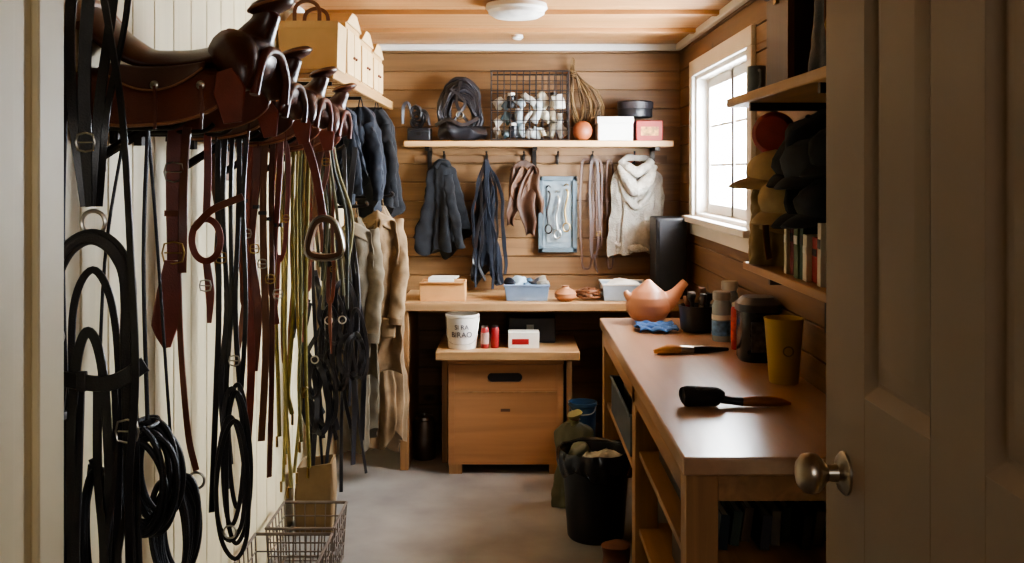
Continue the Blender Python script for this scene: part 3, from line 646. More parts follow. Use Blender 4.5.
thing('black_canister',[('canister_body',tb,tinm),('lid',tl,mat('#46464b','plain',rough=.28,metal=.5,bump=0)),('paper_label',G().box(.875,.965,3.651,3.656,Z+.04,Z+.15),mat('#5a5a60','plain',var=.6,scale=50))],'dark canister with metallic lid on the workbench','canister')
cp=G().lathe(.905,3.33,[(.045,Z),(.048,Z+.005),(.063,Z+.20),(.066,Z+.215),(.062,Z+.215),(.045,Z+.012),(0,Z+.01)],36)
cupm=clearm('translucent_amber','#d6bb70',.35); cupm.node_tree.nodes['Principled BSDF'].inputs['Roughness'].default_value=.3
thing('amber_cup',[('cup',cp,cupm),('emblem',text_on_cyl('O',.05,.905,3.33,Z+.11,.057),mat('#94824e'))],'tall translucent amber plastic cup on the workbench','cup')
wh=mat('#9c6338','wood',rough=.35,axis='x',scale=30,var=.2)
thing('wooden_brush',[('handle',G().tube([(.70,3.86,Z+.014),(.76,3.87,Z+.013),(.84,3.885,Z+.012)],[.013,.016,.011,.006],n=14,k=8,flat=.8),mat('#2a2220','plain',rough=.3)),('ferrule',G().tube([(.645,3.852,Z+.016),(.70,3.86,Z+.014)],[.017,.013],n=14,smooth=False),steel),('bristles',G().tube([(.545,3.84,Z+.010),(.60,3.846,Z+.017),(.647,3.852,Z+.016)],[.008,.02,.017],n=14,k=8),mat('#c9985f','cloth',rough=.8,var=.3))],'flat brush with tan bristles and dark handle on the workbench','brush')
thing('hoof_brush',[('brush_head',G().tube([(.512,2.99,Z+.03),(.525,2.99,Z+.03),(.61,2.985,Z+.029),(.63,2.985,Z+.024)],[.024,.031,.028,.014],n=22,k=8),mat('#17161a','leather',rough=.7,bump=.6)),('handle',G().tube([(.625,2.985,Z+.022),(.655,2.982,Z+.018),(.688,2.979,Z+.016)],[.013,.012,.013],n=16,k=8),blackp),('wooden_tip',G().tube([(.685,2.979,Z+.016),(.73,2.975,Z+.018),(.79,2.972,Z+.017),(.828,2.969,Z+.012)],[.013,.016,.016,.012,.004],n=16,k=8,flat=.8),wh)],'black round brush with wooden-tipped handle lying on the workbench','brush')
# under-bench things
openbox('black_crate',.50,.85,2.90,3.40,.622,.75,blackp,'black plastic crate on the workbench shelf','crate',extra=[('handle',G().box(.493,.501,3.05,3.2,.70,.72),darkmetal)])
openbox('grey_box',.447,.80,3.78,4.5,.522,.68,mat('#3d474f','plain',rough=.5),'slate grey plastic box on the workbench shelf','box',extra=[('rim',rimmed(.447,.80,3.78,4.5,.68,.002),mat('#64717a'))])
for i in range(3):
    thing('magazine',[('pages',G().box(.50,.74,3.81+.22*i,4.01+.22*i,.53,.69+.01*i,rot=.04),[paper,navyc,mat('#7d8b90')][i])],['white','dark blue','grey'][i]+' folded magazine in the slate grey box','magazine',group='magazines in the grey box')
random.seed(3)
bc=['#2a3238','#3d4a40','#5a4636','#3a3a42','#6d6557','#33413a','#25252a','#54483c']
for i in range(11):
    x=.53+.036*i; h=.09+.012*((i*5)%5); th=.024; m=mat(bc[i%8],'plain',rough=.6); yy=2.58+.03*(i%3)
    c_=V(x+th/2,yy,.623); M=Matrix.Translation(c_)@Matrix.Rotation(.10+.06*math.sin(i),4,'Y')@Matrix.Translation(-c_)
    cvr=G().box(x,x+.003,yy,yy+.15,.626,.626+h).box(x+th-.003,x+th,yy,yy+.15,.626,.626+h).box(x,x+th,yy-.003,yy+.001,.626,.626+h).xf(M)
    pgs=G().box(x+.003,x+th-.003,yy+.002,yy+.147,.629,.622+h).xf(M)
    thing('book',[('cover',cvr,m),('pages',pgs,mat('#a39c8c'))],'worn dark-covered book leaning on the workbench shelf','book',group='books under the workbench')
openbox('storage_box',.52,.85,2.75,3.25,.352,.45,mat('#3d3026'),'brown open storage box on the lower workbench shelf','box')
# ---------------------------------------------------------------- trash bin & floor things
cx,cy=.368,4.40
bn=G().lathe(cx,cy,[(.118,0),(.124,.01),(.148,.35),(.155,.352),(.157,.375),(.149,.375),(.143,.35),(.115,.02),(0,.015)],44)
lin=G().sheet(lambda u,v:V(cx+(.150+.020*math.sin(math.pi*v)+.006*math.sin(17*2*math.pi*u)*(1-v))*math.cos(2*math.pi*u),cy+(.150+.020*math.sin(math.pi*v)+.006*math.sin(17*2*math.pi*u)*(1-v))*math.sin(2*math.pi*u),.29+.02*math.sin(5*2*math.pi*u)+(.10-.02*math.sin(5*2*math.pi*u))*min(1,v*1.3)-.05*max(0,v-.77)),110,12)
thing('trash_bin',[('bin_body',bn,blackp),('bin_liner',lin.jit(.006,25),mat('#2b2c32','plain',rough=.18),{'label':'black plastic bag liner','solid':.002})],'round black trash bin with liner beside the workbench','bin')
thing('crumpled_paper',[('paper',G().ell((cx+.035,cy-.03,.350),(.085,.07,.032),n=36,m=22).jit(.030,16,3).jit(.010,50,3),mat('#b5b0a4','plain',rough=.8,var=.1))],'crumpled off-white paper in the trash bin','paper')
thing('crumpled_bag',[('bag',G().ell((cx-.06,cy+.06,.350),(.055,.055,.033),n=36,m=22).jit(.025,18,5),mat('#6a7060','plain',rough=.4,var=.1))],'crumpled grey-green plastic bag in the trash bin','bag')
fbm=mat('#525139','plain',rough=.45,var=.12,scale=7)
thing('feed_bag',[('sack',body_g(.30,4.82,.40,.0,.092,.10,.08,5,.12,3,neck=.45,rag=0,lump=.012,crease=.04),fbm),('tied_top',G().tube([(.30,4.82,.385),(.305,4.815,.41),(.30,4.81,.44)],[.035,.018,.040],n=24,k=8).jit(.010,26,2),mat('#77744a','plain',rough=.45,var=.12)),('tie_cord',G().tube([(.305+.021*math.cos(a),4.815+.021*math.sin(a),.410) for a in [i*math.pi/6 for i in range(12)]],.003,n=6,closed=True,k=2),brown_t)],'dull olive feed sack with tied top behind the trash bin','sack')
bl=mat('#2b4866','plain',rough=.4,bump=0)
thing('blue_pail',[('pail',G().lathe(.36,5.10,[(.06,0),(.063,.01),(.07,.41),(.075,.415),(.075,.43),(.068,.43),(.06,.02),(0,.015)],32),bl),('handle',G().tube([(.288,5.10,.42),(.31,5.03,.39),(.36,5.015,.38),(.41,5.03,.39),(.432,5.10,.42)],.003,n=6),steel)],'tall dark blue pail on the concrete floor','pail')
bt=mat('#5e3625','leather',rough=.6,var=.3)
boot=G().tube([(.36,3.62,.04),(.37,3.66,.10),(.38,3.68,.18),(.375,3.68,.23)],[.05,.052,.048,.055],n=20,k=8)
thing('work_boot',[('boot_shaft',boot.jit(.012,14),bt),('boot_foot',G().ell((.345,3.57,.05),(.05,.10,.048)).jit(.004,20),bt),('sole',G().loft([[V(.35+.055*math.cos(a),3.59+.13*math.sin(a),zz) for a in [i*math.pi/12 for i in range(24)]] for zz in(0,.02)]),blackp)],'brown leather work boot beside the workbench','boot')
# ---------------------------------------------------------------- right wall shelves
us=G().box(.72,.995,2.20,3.36,1.815,1.845)
thing('side_shelf',[('board',us,mat('#b99162','wood',rough=.45,axis='y',scale=20,var=.2),{'bevel':.004}),('bracket',G().box(.74,.995,3.1,3.12,1.79,1.815).box(.975,.995,3.1,3.12,1.66,1.815),darkmetal),('bracket',G().box(.74,.995,2.4,2.42,1.79,1.815).box(.975,.995,2.4,2.42,1.66,1.815),darkmetal)],'upper wooden shelf on the wall beside the window','shelf')
ls=G().box(.775,.995,2.20,3.36,1.275,1.30)
thing('side_shelf',[('board',ls,mat('#ab8259','wood',rough=.45,axis='y',scale=20,var=.2),{'bevel':.004}),('bracket',G().box(.80,.995,3.1,3.12,1.25,1.275).box(.975,.995,3.1,3.12,1.1,1.275),darkmetal)],'lower wooden shelf carrying books and bags','shelf')
dbm=mat('#3a2820','wood',rough=.4,axis='z')
thing('wooden_case',[('case_body',G().box(.775,.96,2.80,3.05,1.846,2.12),dbm,{'bevel':.006}),('case_lid',G().box(.77,.965,2.795,3.055,2.12,2.145),dbm,{'bevel':.005}),('corner_trim',G().box(.772,.79,2.797,2.801,1.85,2.12),brown_t),('corner_trim',G().box(.945,.963,2.797,2.801,1.85,2.12),brown_t),('latch',G().box(.765,.775,2.90,2.93,2.09,2.13),brass)],'dark brown wooden case on the upper side shelf','case')
thing('leather_satchel',[('bag_body',body_g(.87,2.55,2.13,1.846,.09,.1,.10,4,.1,3,neck=.8,rag=0),black_l2),('strap',G().strap([(.80,2.5,2.08),(.78,2.46,1.98),(.79,2.45,1.87)],.03,.005),brown_m),('buckle',buckle(.785,2.44,1.96,.03),brass)],'soft black leather satchel on the upper side shelf','bag')
thing('grey_mug',[('mug',G().lathe(.80,3.27,[(.025,1.846),(.028,1.85),(.03,1.945),(.027,1.945),(.024,1.855),(0,1.852)],24),mat('#6d7478','plain',rough=.4)),('handle',G().tube([(.80,3.24,1.93),(.80,3.215,1.92),(.80,3.215,1.885),(.80,3.24,1.87)],.005,n=8),mat('#6d7478','plain',rough=.4))],'small grey mug at the end of the upper side shelf','mug')
random.seed(17)
cb=['#c9c2b2','#2e5a46','#b8b0a0','#8e2f2b','#d7d0c2','#3c5a78','#aa3333','#e0dacb','#2f4f3f','#5b6b4a','#b8a27c','#394a5f','#7d2f3a','#cfc7b0']
y=2.45
for i,cc in enumerate(cb):
    th=R(.018,.045); h=R(.11,.165); m=mat(cc,'plain',rough=.55,var=.08); xo=.80+R(0,.03)
    c_=V(xo,y,1.301); M=Matrix.Translation(c_)@Matrix.Rotation(R(-.03,.05),4,'X')@Matrix.Translation(-c_)
    thing('book',[('cover',G().box(xo,.95,y,y+.003,1.302,1.301+h).box(xo,.95,y+th-.003,y+th,1.302,1.301+h).box(xo-.004,xo+.001,y,y+th,1.302,1.301+h).xf(M),m),('pages',G().box(xo+.002,.945,y+.003,y+th-.003,1.304,1.296+h).xf(M),paper),('spine_band',G().box(xo-.006,xo-.003,y+.004,y+th-.004,1.301+h*.6,1.301+h*.75).xf(M),whitep if i%2 else ink)],['cream','green','beige','red','white','blue','scarlet','ivory','dark green','olive','tan','slate blue','maroon','sand'][i]+' paperback standing on the lower side shelf','book',group='books on the lower side shelf')
    y+=th+.004
    if y>3.08: break
tn=mat('#94805d','cloth',rough=.9,var=.2,scale=14); tn2=mat('#b39a72','cloth',rough=.9,var=.2,scale=14)
thing('canvas_bag',[('bag_body',body_g(.850,3.22,1.56,1.305,.078,.085,.065,4,.12,6,neck=.8,rag=0,crease=.04),tn),('flap',G().sheet(lambda u,v:V(.775+.16*u,3.140-.012*math.sin(v*3)-.010*math.sin(3.14*u),1.555-.13*v-.02*math.sin(u*3.14)),14,10).jit(.006,18),tn2,{'solid':.006}),('strap',G().strap([(.80,3.12,1.55),(.785,3.10,1.48),(.79,3.10,1.38),(.80,3.11,1.33)],.022,.004),brown_t)],'tan canvas bag standing on the lower side shelf','bag')
def capthing(c,r,m,label,rz,tilt,crush=.6,vis=.10,grp='caps piled between the side shelves',jt=1.0):
    M=Matrix.Translation(V(*c))@Matrix.Rotation(rz,4,'Z')@Matrix.Rotation(tilt,4,'Y')
    cr=G().lathe(0,0,[(r*.9,-.02),(r,0),(r*1.05,r*.25),(r*1.0,r*.5),(r*.8,r*.8*crush+r*.12),(r*.45,r*.97*crush+r*.12),(0,r*crush+r*.12)],40)
    cr.xf(M).jit(.022*jt,9,c[1]*9).jit(.007*jt,24,c[1]*5)
    def vf(u,v):
        an=(v-.5)*2.6; ca,sa=math.cos(an),math.sin(an)
        r0=r*.96; rr_=r0+vis*u*max(0,ca)**.6
        return V(-rr_*ca if ca>0 else -r0*ca, r0*sa*(1-.04*u), .004-.02*u*u-.022*sa*sa)
    vi=G().sheet(vf,8,22).xf(M).jit(.003,12,c[0]*7)
    bt_=G().ell((0,0,r*(crush+.12)),(.008,.008,.005),n=10,m=6).xf(M)
    thing('cap',[('crown',cr,m),('visor',vi,m,{'solid':.007}),('button',bt_,m)],label,'cap',group=grp)
capthing((.850,3.20,1.585),.095,tn2,'tan cotton cap lying on the canvas bag',.15,-.10,.75,.075,jt=.6)
capthing((.850,3.05,1.50),.095,tn2,'khaki cap piled beside the canvas bag',.3,-.30,.8,.05,jt=.6)
capthing((.89,2.91,1.50),.095,blackc,'black cap at the bottom of the pile',.2,-.3,.8,.06)
capthing((.885,2.74,1.50),.095,navyc,'dark navy cap on top of the books',-.2,-.25,.8,.06)
capthing((.885,3.00,1.62),.10,blackc,'floppy black cap on the pile',.4,-.35,.8,.05)
capthing((.880,2.83,1.61),.10,mat('#2b2d33','cloth',rough=.9,var=.3),'charcoal cap on the pile',.0,-.3,.8,.05)
capthing((.890,2.92,1.69),.09,navyc,'dark blue cap at the top of the pile',.3,-.4,.75,.04)
capthing((.895,2.68,1.64),.095,blackc,'faded black cap on the pile below the upper shelf',-.1,-.3,.8,.04)
lathd=G(); lathex(lathd,.855,3.26,1.725,[(.0,-.03),(.055,-.026),(.07,-.012),(.072,.0),(.07,.012),(.055,.026),(.0,.03)])
thing('red_canteen',[('canteen_body',lathd.xf(Matrix.Translation(V(.855,3.26,1.725))@Matrix.Rotation(1.1,4,'Z')@Matrix.Translation(V(-.855,-3.26,-1.725))),mat('#8a2420','plain',rough=.45)),('spout',G().tube([(.855,3.26,1.79),(.855,3.26,1.812)],.012,smooth=False),darkmetal)],'round red canteen tucked under the upper side shelf','canteen')
# ---------------------------------------------------------------- left high shelf with boxes
sh_=[('board',G().box(-.995,-.70,3.90,5.85,1.985,2.005).box(-.715,-.695,3.90,5.85,1.965,2.01),mat('#b68e5c','wood',rough=.45,axis='y',scale=20,var=.2),{'bevel':.003})]
sl=G(); y=3.93
while y<5.8: sl.box(-.99,-.72,y,y+.05,1.968,1.985); y+=.1
sh_.append(('slats',sl,wood_o))
for yy in(4.1,4.9,5.7): sh_.append(('bracket',G().box(-.995,-.975,yy,yy+.02,1.8,1.985).box(-.99,-.74,yy,yy+.02,1.955,1.97),darkmetal))
thing('high_shelf',sh_,'high slatted wooden shelf on the cream wall','shelf')
bagm=mat('#d3b281','plain',rough=.8,var=.06,scale=9,bump=.08)
bag=G()
bag.loft([[V(x,y,2.012) for x,y in((-.93,4.0),(-.70,4.0),(-.70,4.20),(-.93,4.20))],[V(x,y,2.20) for x,y in((-.935,3.99),(-.695,3.99),(-.695,4.20),(-.935,4.20))],[V(x,y,2.20) for x,y in((-.93,3.995),(-.70,3.995),(-.70,4.195),(-.93,4.195))],[V(x,y,2.015) for x,y in((-.925,4.005),(-.705,4.005),(-.705,4.195),(-.925,4.195))]]).jit(.006,12)
hdl=[(-.87,2.185),(-.865,2.26),(-.82,2.285),(-.775,2.26),(-.77,2.185)]
thing('paper_bag',[('bag_body',bag,bagm),('handle',G().strap([(a,4.0,b_) for a,b_ in hdl],.016,.005),brown_t),('handle',G().strap([(a,4.19,b_) for a,b_ in hdl],.016,.005),brown_t),('folded_rim',G().box(-.937,-.693,3.986,3.992,2.175,2.203),bagm)],'kraft paper carrier bag with handles on the high shelf','paper bag')
kb=mat('#c49d66','plain',rough=.8,var=.08,scale=9,bump=.08)
for i,(y0,y1,h) in enumerate([(4.24,4.62,.23),(4.66,5.02,.21),(5.06,5.42,.20)]):
    bb=G().box(-.96,-.705,y0,y1,2.011,2.011+h)
    dr=[('door_panel',G().box(-.705,-.698,y0+.01+(y1-y0)/2*k_,y0-.005+(y1-y0)/2*(k_+1),2.02,2.0+h-.02),bagm,{'bevel':.002,'kids':[('knob',G().ell((-.693,y0+(y1-y0)/2+(.03 if k_ else -.03),2.10),(.007,.007,.007),n=10,m=6),brown_m)]}) for k_ in(0,1)]
    ym_=(y0+y1)/2
    tp=G().add([V(-.965,y0-.008,2.006+h),V(-.695,y0-.008,2.006+h),V(-.695,y1+.008,2.006+h),V(-.965,y1+.008,2.006+h),V(-.965,ym_-.06,2.065+h),V(-.695,ym_-.06,2.065+h),V(-.695,ym_+.06,2.065+h),V(-.965,ym_+.06,2.065+h)],[(0,1,2,3),(0,4,5,1),(3,2,6,7),(4,7,6,5),(1,5,6,2),(0,3,7,4)])
    thing('wooden_box',[('box_body',bb,kb,{'bevel':.003}),('box_lid',tp,bagm,{'bevel':.003})]+dr,'pale wooden box with sloped lid on the high shelf','box',group='wooden boxes on the high shelf')
# ---------------------------------------------------------------- saddles
edgem=mat('#8a5c3f','leather',rough=.45,var=.2)
def saddle(ox,oy,oz,s,m1,m2,label,stir=False,seed=1):
    T=Matrix.Translation(V(ox,oy,oz))@Matrix.Scale(s,4)
    def h(u): return .02+(.12*(1-u/.36)**2 if u<.36 else 0)+(.045*((u-.5)/.5)**2 if u>.5 else 0)
    def seat(u,v):
        ph=(v*2-1)*1.25; a=.135+.02*math.cos(u*6.28)
        return V(-.21+.37*u-.06*math.cos(ph)*max(0,.2-u)*3, a*math.sin(ph), h(u)*(.55+.45*math.cos(ph*.9))+.010-.055*(1-math.cos(ph)))
    def skirt(u,v):
        t=v*2-1; at=abs(t); sg=1 if t>=0 else -1
        ph=min(at/.5,1)*1.40; ex=max(0,at-.5)/.5
        k=max(0,1-abs(2*u-1)**2.6)**.5
        x=-.245+.39*u+.02*ex*(u-.5)
        return V(x,sg*(.158*math.sin(ph)+.035*ex),-.012-.05*(1-math.cos(ph))-ex*(.004+.105*k*(.85+.25*(1-u))))
    P=[('skirt',G().sheet(skirt,34,44).xf(T),m2,{'solid':.012}),
       ('seat',G().sheet(seat,26,24).xf(T),m1,{'solid':.018,'sub':1})]
    for e in(0,1):
        P.append(('skirt_edging',G().tube([skirt(i/34,e)+V(0,(-.004 if e==0 else .004),0) for i in range(35)],.0045,n=8,k=2).xf(T),edgem))
    for sg in(-1,1):
        def jk(u,v,sg=sg):
            x=-.17+.25*u; dz=v*.058*(1-abs(2*u-1)**2*.75)
            return V(x,sg*(.162+.018*v),-.008-dz-.010*math.sin(math.pi*u))
        P.append(('seat_jockey',G().sheet(jk,18,8).xf(T),m1,{'solid':.008,'kids':[('jockey_edging',G().tube([jk(i/18,1)+V(0,sg*.004,0) for i in range(19)],.003,n=6,k=2).xf(T),edgem)]}))
    fork=G().ell((.142,0,.02),(.068,.138,.062),Matrix.Rotation(math.radians(-30),3,'Y'),n=32,m=18)
    for sg in(-1,1): fork.tube([(.12,sg*.08,.03),(.145,sg*.125,.01),(.165,sg*.155,-.03),(.172,sg*.165,-.075)],[.060,.058,.042,.022],n=16)
    fork.tube([(.145,0,.04),(.163,0,.075),(.182,0,.108),(.195,0,.145)],[.070,.048,.036,.034],n=20,k=8)
    P.append(('swell',fork.xf(T),m1,{'remesh':.006,'smooth':4}))
    q=Matrix.Translation(V(.202,0,.155))@Matrix.Rotation(math.radians(-16),4,'Y')
    hp=G().lathe(0,0,[(.028,-.018),(.048,-.012),(.058,-.003),(.060,.006),(.052,.014),(.02,.018),(0,.0185)],30).xf(q)
    P.append(('horn',hp.xf(T),m1,{'kids':[('horn_rim',G().tube([q@V(.060*math.cos(a),.060*math.sin(a),.002) for a in [i*math.pi/8 for i in range(16)]],.004,n=6,closed=True,k=2).xf(T),edgem)]}))
    rim=G().tube([(.198,-.160,-.085),(.206,-.140,-.02),(.208,-.09,.02),(.210,-.04,.035),(.210,.04,.035),(.208,.09,.02),(.206,.140,-.02),(.198,.160,-.085)],.012,n=12)
    P.append(('gullet_rim',rim.xf(T),m2))
    cant=G().tube([seat(.0,j/12)+V(-.008,0,.008) for j in range(0,13)],.016,n=12)
    P.append(('cantle_binding',cant.xf(T),edgem))
    lat=G().strap([(.135,-.192,-.03),(.150,-.205,-.08),(.160,-.208,-.155)],[.04,.080,.045],.008,nrm=(0,-1,0))
    P.append(('latigo_keeper',lat.xf(T),brown_r))
    for xx in(-.20,-.03,.08):
        P.append(('concho',G().ell((xx,-.198,-.065),(.011,.004,.011),n=16,m=8).xf(T),steel))
        P.append(('saddle_string',G().strap([(xx,-.200,-.065),(xx+.006,-.206,-.11),(xx+.002,-.202,-.17)],.008,.003,nrm=(0,-1,0)).xf(T),m2))
    if stir:
        P.append(('stirrup_leather',G().strap([(.15,-.205,-.10),(.20,-.205,-.25),(.235,-.195,-.45)],.034,.007,nrm=(0,-1,0)).xf(T),brown_r))
        c_=V(.245,-.195,-.545)
        ring=[(c_.x,c_.y,c_.z+.085),(c_.x+.04,c_.y,c_.z+.065),(c_.x+.064,c_.y,c_.z-.005),(c_.x+.06,c_.y,c_.z-.055),(c_.x,c_.y,c_.z-.07),(c_.x-.06,c_.y,c_.z-.055),(c_.x-.064,c_.y,c_.z-.005),(c_.x-.04,c_.y,c_.z+.065)]
        P.append(('stirrup',G().strap(ring,.024,.055,closed=True,nrm=(0,-1,0)).xf(T),mat('#6b4a33','leather',rough=.4)))
        ro=[(c_.x+(a-c_.x)*1.16,b_-.028,c_.z+(d-c_.z)*1.16) for a,b_,d in ring]
        P.append(('stirrup_rim',G().tube(ro,.005,n=8,closed=True).xf(T),steel))
    return thing('saddle',P,label,'saddle',group='saddles on the wall racks')
sb2=mat('#633022','leather',rough=.42,coat=.12,var=.25,scale=8)
sb3=mat('#52291c','leather',rough=.38,coat=.2,var=.3,scale=8)
saddle(-.755,2.37,1.85,.92,brown_d,sb2,'glossy dark brown leather western saddle beside the black bridle')
saddle(-.81,2.98,1.825,.82,sb3,brown_d,'chestnut brown western saddle on a wall rack')
saddle(-.805,3.42,1.815,.80,brown_d,sb2,'reddish brown western saddle with hanging stirrup on a wall rack',True)
saddle(-.80,3.84,1.80,.78,sb3,sb2,'red-brown western saddle beside the high shelf')
for i,(yy,zz) in enumerate(((2.37,1.80),(2.98,1.78),(3.42,1.77),(3.84,1.755))):
    g=G().box(-1.0,-.98,yy-.05,yy+.05,zz-.2,zz+.02).box(-.98,-.70,yy-.02,yy+.02,zz-.03,zz)
    g2=G().tube([(-.985,yy,zz-.17),(-.75,yy,zz-.025)],.012,smooth=False)
    thing('saddle_rack',[('rack_arm',g,brown_t,{'bevel':.003}),('brace',g2,darkmetal)],'wooden saddle rack arm fixed to the cream wall','saddle rack',group='saddle racks on the cream wall')
# ---------------------------------------------------------------- pegs on left wall
pg=G().tube([(-.98,0,1.70),(-.80,0,1.70),(-.765,0,1.705),(-.745,0,1.72)],.006,n=8)
pg.box(-1.0,-.98,-.015,.015,1.67,1.74)
pegs=[2.28,2.50,2.66,2.95,3.10,3.28,3.45,3.73,4.0,4.24,4.45]
p0=thing('wall_peg',[('peg',pg,darkmetal)],'dark metal peg projecting from the cream wall','peg',group='pegs on the cream wall'); p0.location.y=pegs[0]
for yy in pegs[1:]:
    n=clone(p0,(0,0,0)); n.location.y=yy
pg=clone(p0,(0,0,.31),'dark metal peg holding the black bridle'); pg.location.y=2.05
y=2.05
def rg(x,y,z,r,t=.004,n=12): return G().tube([(x+r*math.cos(a),y,z+r*math.sin(a)) for a in [i*math.pi/6 for i in range(12)]],t,n=8,closed=True,k=3)
P=[]
for (a,b2,w,tw) in((-.900,-.866,.020,.3),(-.868,-.852,.026,.0),(-.820,-.842,.022,.4),(-.79,-.838,.014,.8)):
    P.append(('cheek_strap',G().strap([(a+.01,y,2.03),(a,y-.01,1.9),((a+b2)/2-.008,y-.02,1.72),(b2,y-.02,1.53)],w,.006,twist=tw),black_l))
P.append(('bridle_ring',rg(-.849,y-.022,1.497,.024,.0045),steel))
out_p=[(-.905,y-.02,.60),(-.918,y-.03,1.0),(-.922,y-.03,1.33),(-.902,y-.03,1.43),(-.849,y-.03,1.468),(-.795,y-.03,1.43),(-.772,y-.03,1.33),(-.770,y-.03,1.0),(-.765,y-.02,.60)]
P.append(('noseband',G().strap(out_p,.032,.007,k=8,nrm=(.1,-1,0)).jit(.010,4,2),black_l))
P.append(('noseband_lining',G().strap([(a,b_-.007,c_) for a,b_,c_ in out_p],.017,.006,k=8,nrm=(.1,-1,0)).jit(.010,4,2),black_l2))
mid_p=[(-.888,y-.005,.62),(-.895,y-.01,1.0),(-.893,y-.01,1.30),(-.849,y-.01,1.405),(-.805,y-.01,1.30),(-.800,y-.01,1.0),(-.80,y-.005,.62)]
P.append(('middle_strap',G().strap(mid_p,.016,.005,k=8,nrm=(.1,-1,0)).jit(.010,4,8),black_l2))
in_p=[(-.878,y-.035,.62),(-.888,y-.04,.95),(-.876,y-.04,1.20),(-.849,y-.04,1.28),(-.820,y-.04,1.20),(-.812,y-.04,.95),(-.82,y-.035,.62)]
P.append(('inner_strap',G().strap(in_p,.020,.006,k=8,nrm=(.1,-1,0)).jit(.010,4,5),black_l))
P.append(('crossband',G().strap([(-.945,y-.045,1.205),(-.89,y-.06,1.188),(-.80,y-.06,1.18),(-.735,y-.045,1.215)],.032,.008,nrm=(0,-1,0)),black_l))
P.append(('crossband_keeper',G().box(-.865,-.845,y-.068,y-.055,1.164,1.204),black_l2,{'bevel':.003}))
random.seed(41)
for j in range(5):
    x=-.905+.034*j; w=R(.012,.020)
    P.append(('rein',G().strap([(x,y-.03,1.18),(x+R(-.02,.02),y-.045,1.0),(x+R(-.025,.025),y-.04,.8),(x+R(-.01,.01),y-.04,.5)],w,.006,twist=R(.2,1)),[black_l,black_l2][j%2]))
for zz in(1.10,.74): P.append(('keeper_loop',G().box(-.942,-.900,y-.045,y-.012,zz,zz+.016),black_l2,{'bevel':.003}))
P.append(('buckle',buckle(-.922,y-.044,1.27,.034),steel)); P.append(('buckle',buckle(-.772,y-.044,1.08,.034),steel)); P.append(('buckle',buckle(-.862,y-.03,1.66,.028),steel))
thing('bridle',P,'large black leather bridle with nickel ring and looped reins','bridle')
thing('rein',[('rein_strap',G().strap([(-.83,2.0,2.02),(-.79,1.97,1.86),(-.763,1.96,1.70),(-.748,1.96,1.45),(-.738,1.96,1.2),(-.752,1.96,.95),(-.742,1.96,.6)],.015,.005,twist=.6),black_l)],'long thin black leather rein hanging beside the bridle','rein')
thing('rein',[('rein_strap',G().strap([(-.93,2.10,2.0),(-.935,2.09,1.7),(-.94,2.09,1.4),(-.935,2.1,1.0),(-.94,2.1,.6)],.013,.004,twist=.6),black_l2)],'thin black leather rein hanging against the cream wall','rein')
ropeblk=mat('#1f1e22','leather',rough=.5,bump=.3,var=.3)
thing('rope_coil',[('coil',coil(-.825,2.28,.90,.060,.13,9,.0075,.012,3,dy=.009,lo=.82),ropeblk),('hanging_cord',G().tube([(-.83,2.28,1.0),(-.84,2.28,1.4),(-.83,2.28,1.71)],.005),ropeblk),('binding',G().tube([(-.83+.02*math.cos(a),2.28+.045*math.sin(a),1.015+.002*a) for a in [i*.7 for i in range(18)]],.005,n=6,k=2),black_l2)],'coiled black rope hanging in loops on the cream wall','rope')
thing('rope_coil',[('coil',coil(-.815,2.42,.74,.050,.14,7,.0075,.012,13,dy=.009,lo=.82),ropeblk),('hanging_cord',G().tube([(-.82,2.42,.87),(-.835,2.36,1.4),(-.83,2.28,1.71)],.004),ropeblk)],'second black rope coil hanging lower on the wall','rope')
thing('rope_coil',[('coil',coil(-.90,2.17,.80,.04,.18,5,.0065,.010,9),ropeblk),('hanging_cord',G().tube([(-.90,2.17,.97),(-.90,2.21,1.4),(-.88,2.28,1.71)],.004),ropeblk)],'narrow coil of black cord behind the bridle','rope')
# B brown breast strap
y=2.50; x=-.838
thing('breast_strap',[('strap',G().strap([(x,y,1.72),(x-.005,y-.01,1.6),(x,y-.01,1.38)],[.042,.036,.04],.008),brown_r),
 ('strap',G().strap([(x+.03,y-.014,1.71),(x+.024,y-.02,1.58),(x+.02,y-.02,1.35)],.022,.006,twist=.4),brown_m),
 ('tongue',G().strap([(x-.002,y-.022,1.38),(x-.01,y-.025,1.30),(x-.02,y-.025,1.22),(x-.018,y-.02,1.165)],[.04,.06,.066,.02],.009),brown_r),
 ('rein_tail',G().strap([(x+.01,y-.02,1.35),(x+.018,y-.02,1.15),(x+.035,y-.02,.95),(x+.055,y-.02,.86)],.016,.005,twist=.5),brown_m),
 ('buckle',buckle(x,y-.02,1.60,.036),steel),('buckle',buckle(x,y-.026,1.40,.040),brass),('keeper_loop',G().box(x-.024,x+.024,y-.022,y,1.49,1.505),brown_m),('snap_hook',rg(x+.055,y-.02,.835,.020,.0035),steel)],'red-brown leather breast strap with wide tongue and snap hook','strap')
y=2.66; x=-.81
thing('leather_strap',[('strap',G().strap([(x,y,1.71),(x+.004,y-.01,1.6),(x,y-.01,1.47)],.020,.006),brown_r),('loop',G().strap([(x+.038*math.cos(a),y-.012,1.42+.056*math.sin(a)) for a in [i*math.pi/4 for i in range(8)]],.018,.006,closed=True),brown_r),
 ('tail',G().strap([(x,y-.01,1.37),(x+.01,y-.01,1.28),(x+.008,y-.01,1.20)],[.020,.024,.012],.005),brown_r),('cross_strap',G().strap([(x-.03,y-.02,1.45),(x+.02,y-.025,1.50),(x+.10,y-.02,1.535)],.02,.006),brown_m),('buckle',buckle(x,y-.018,1.30,.022),steel)],'thin red-brown leather strap ending in a round loop','strap')
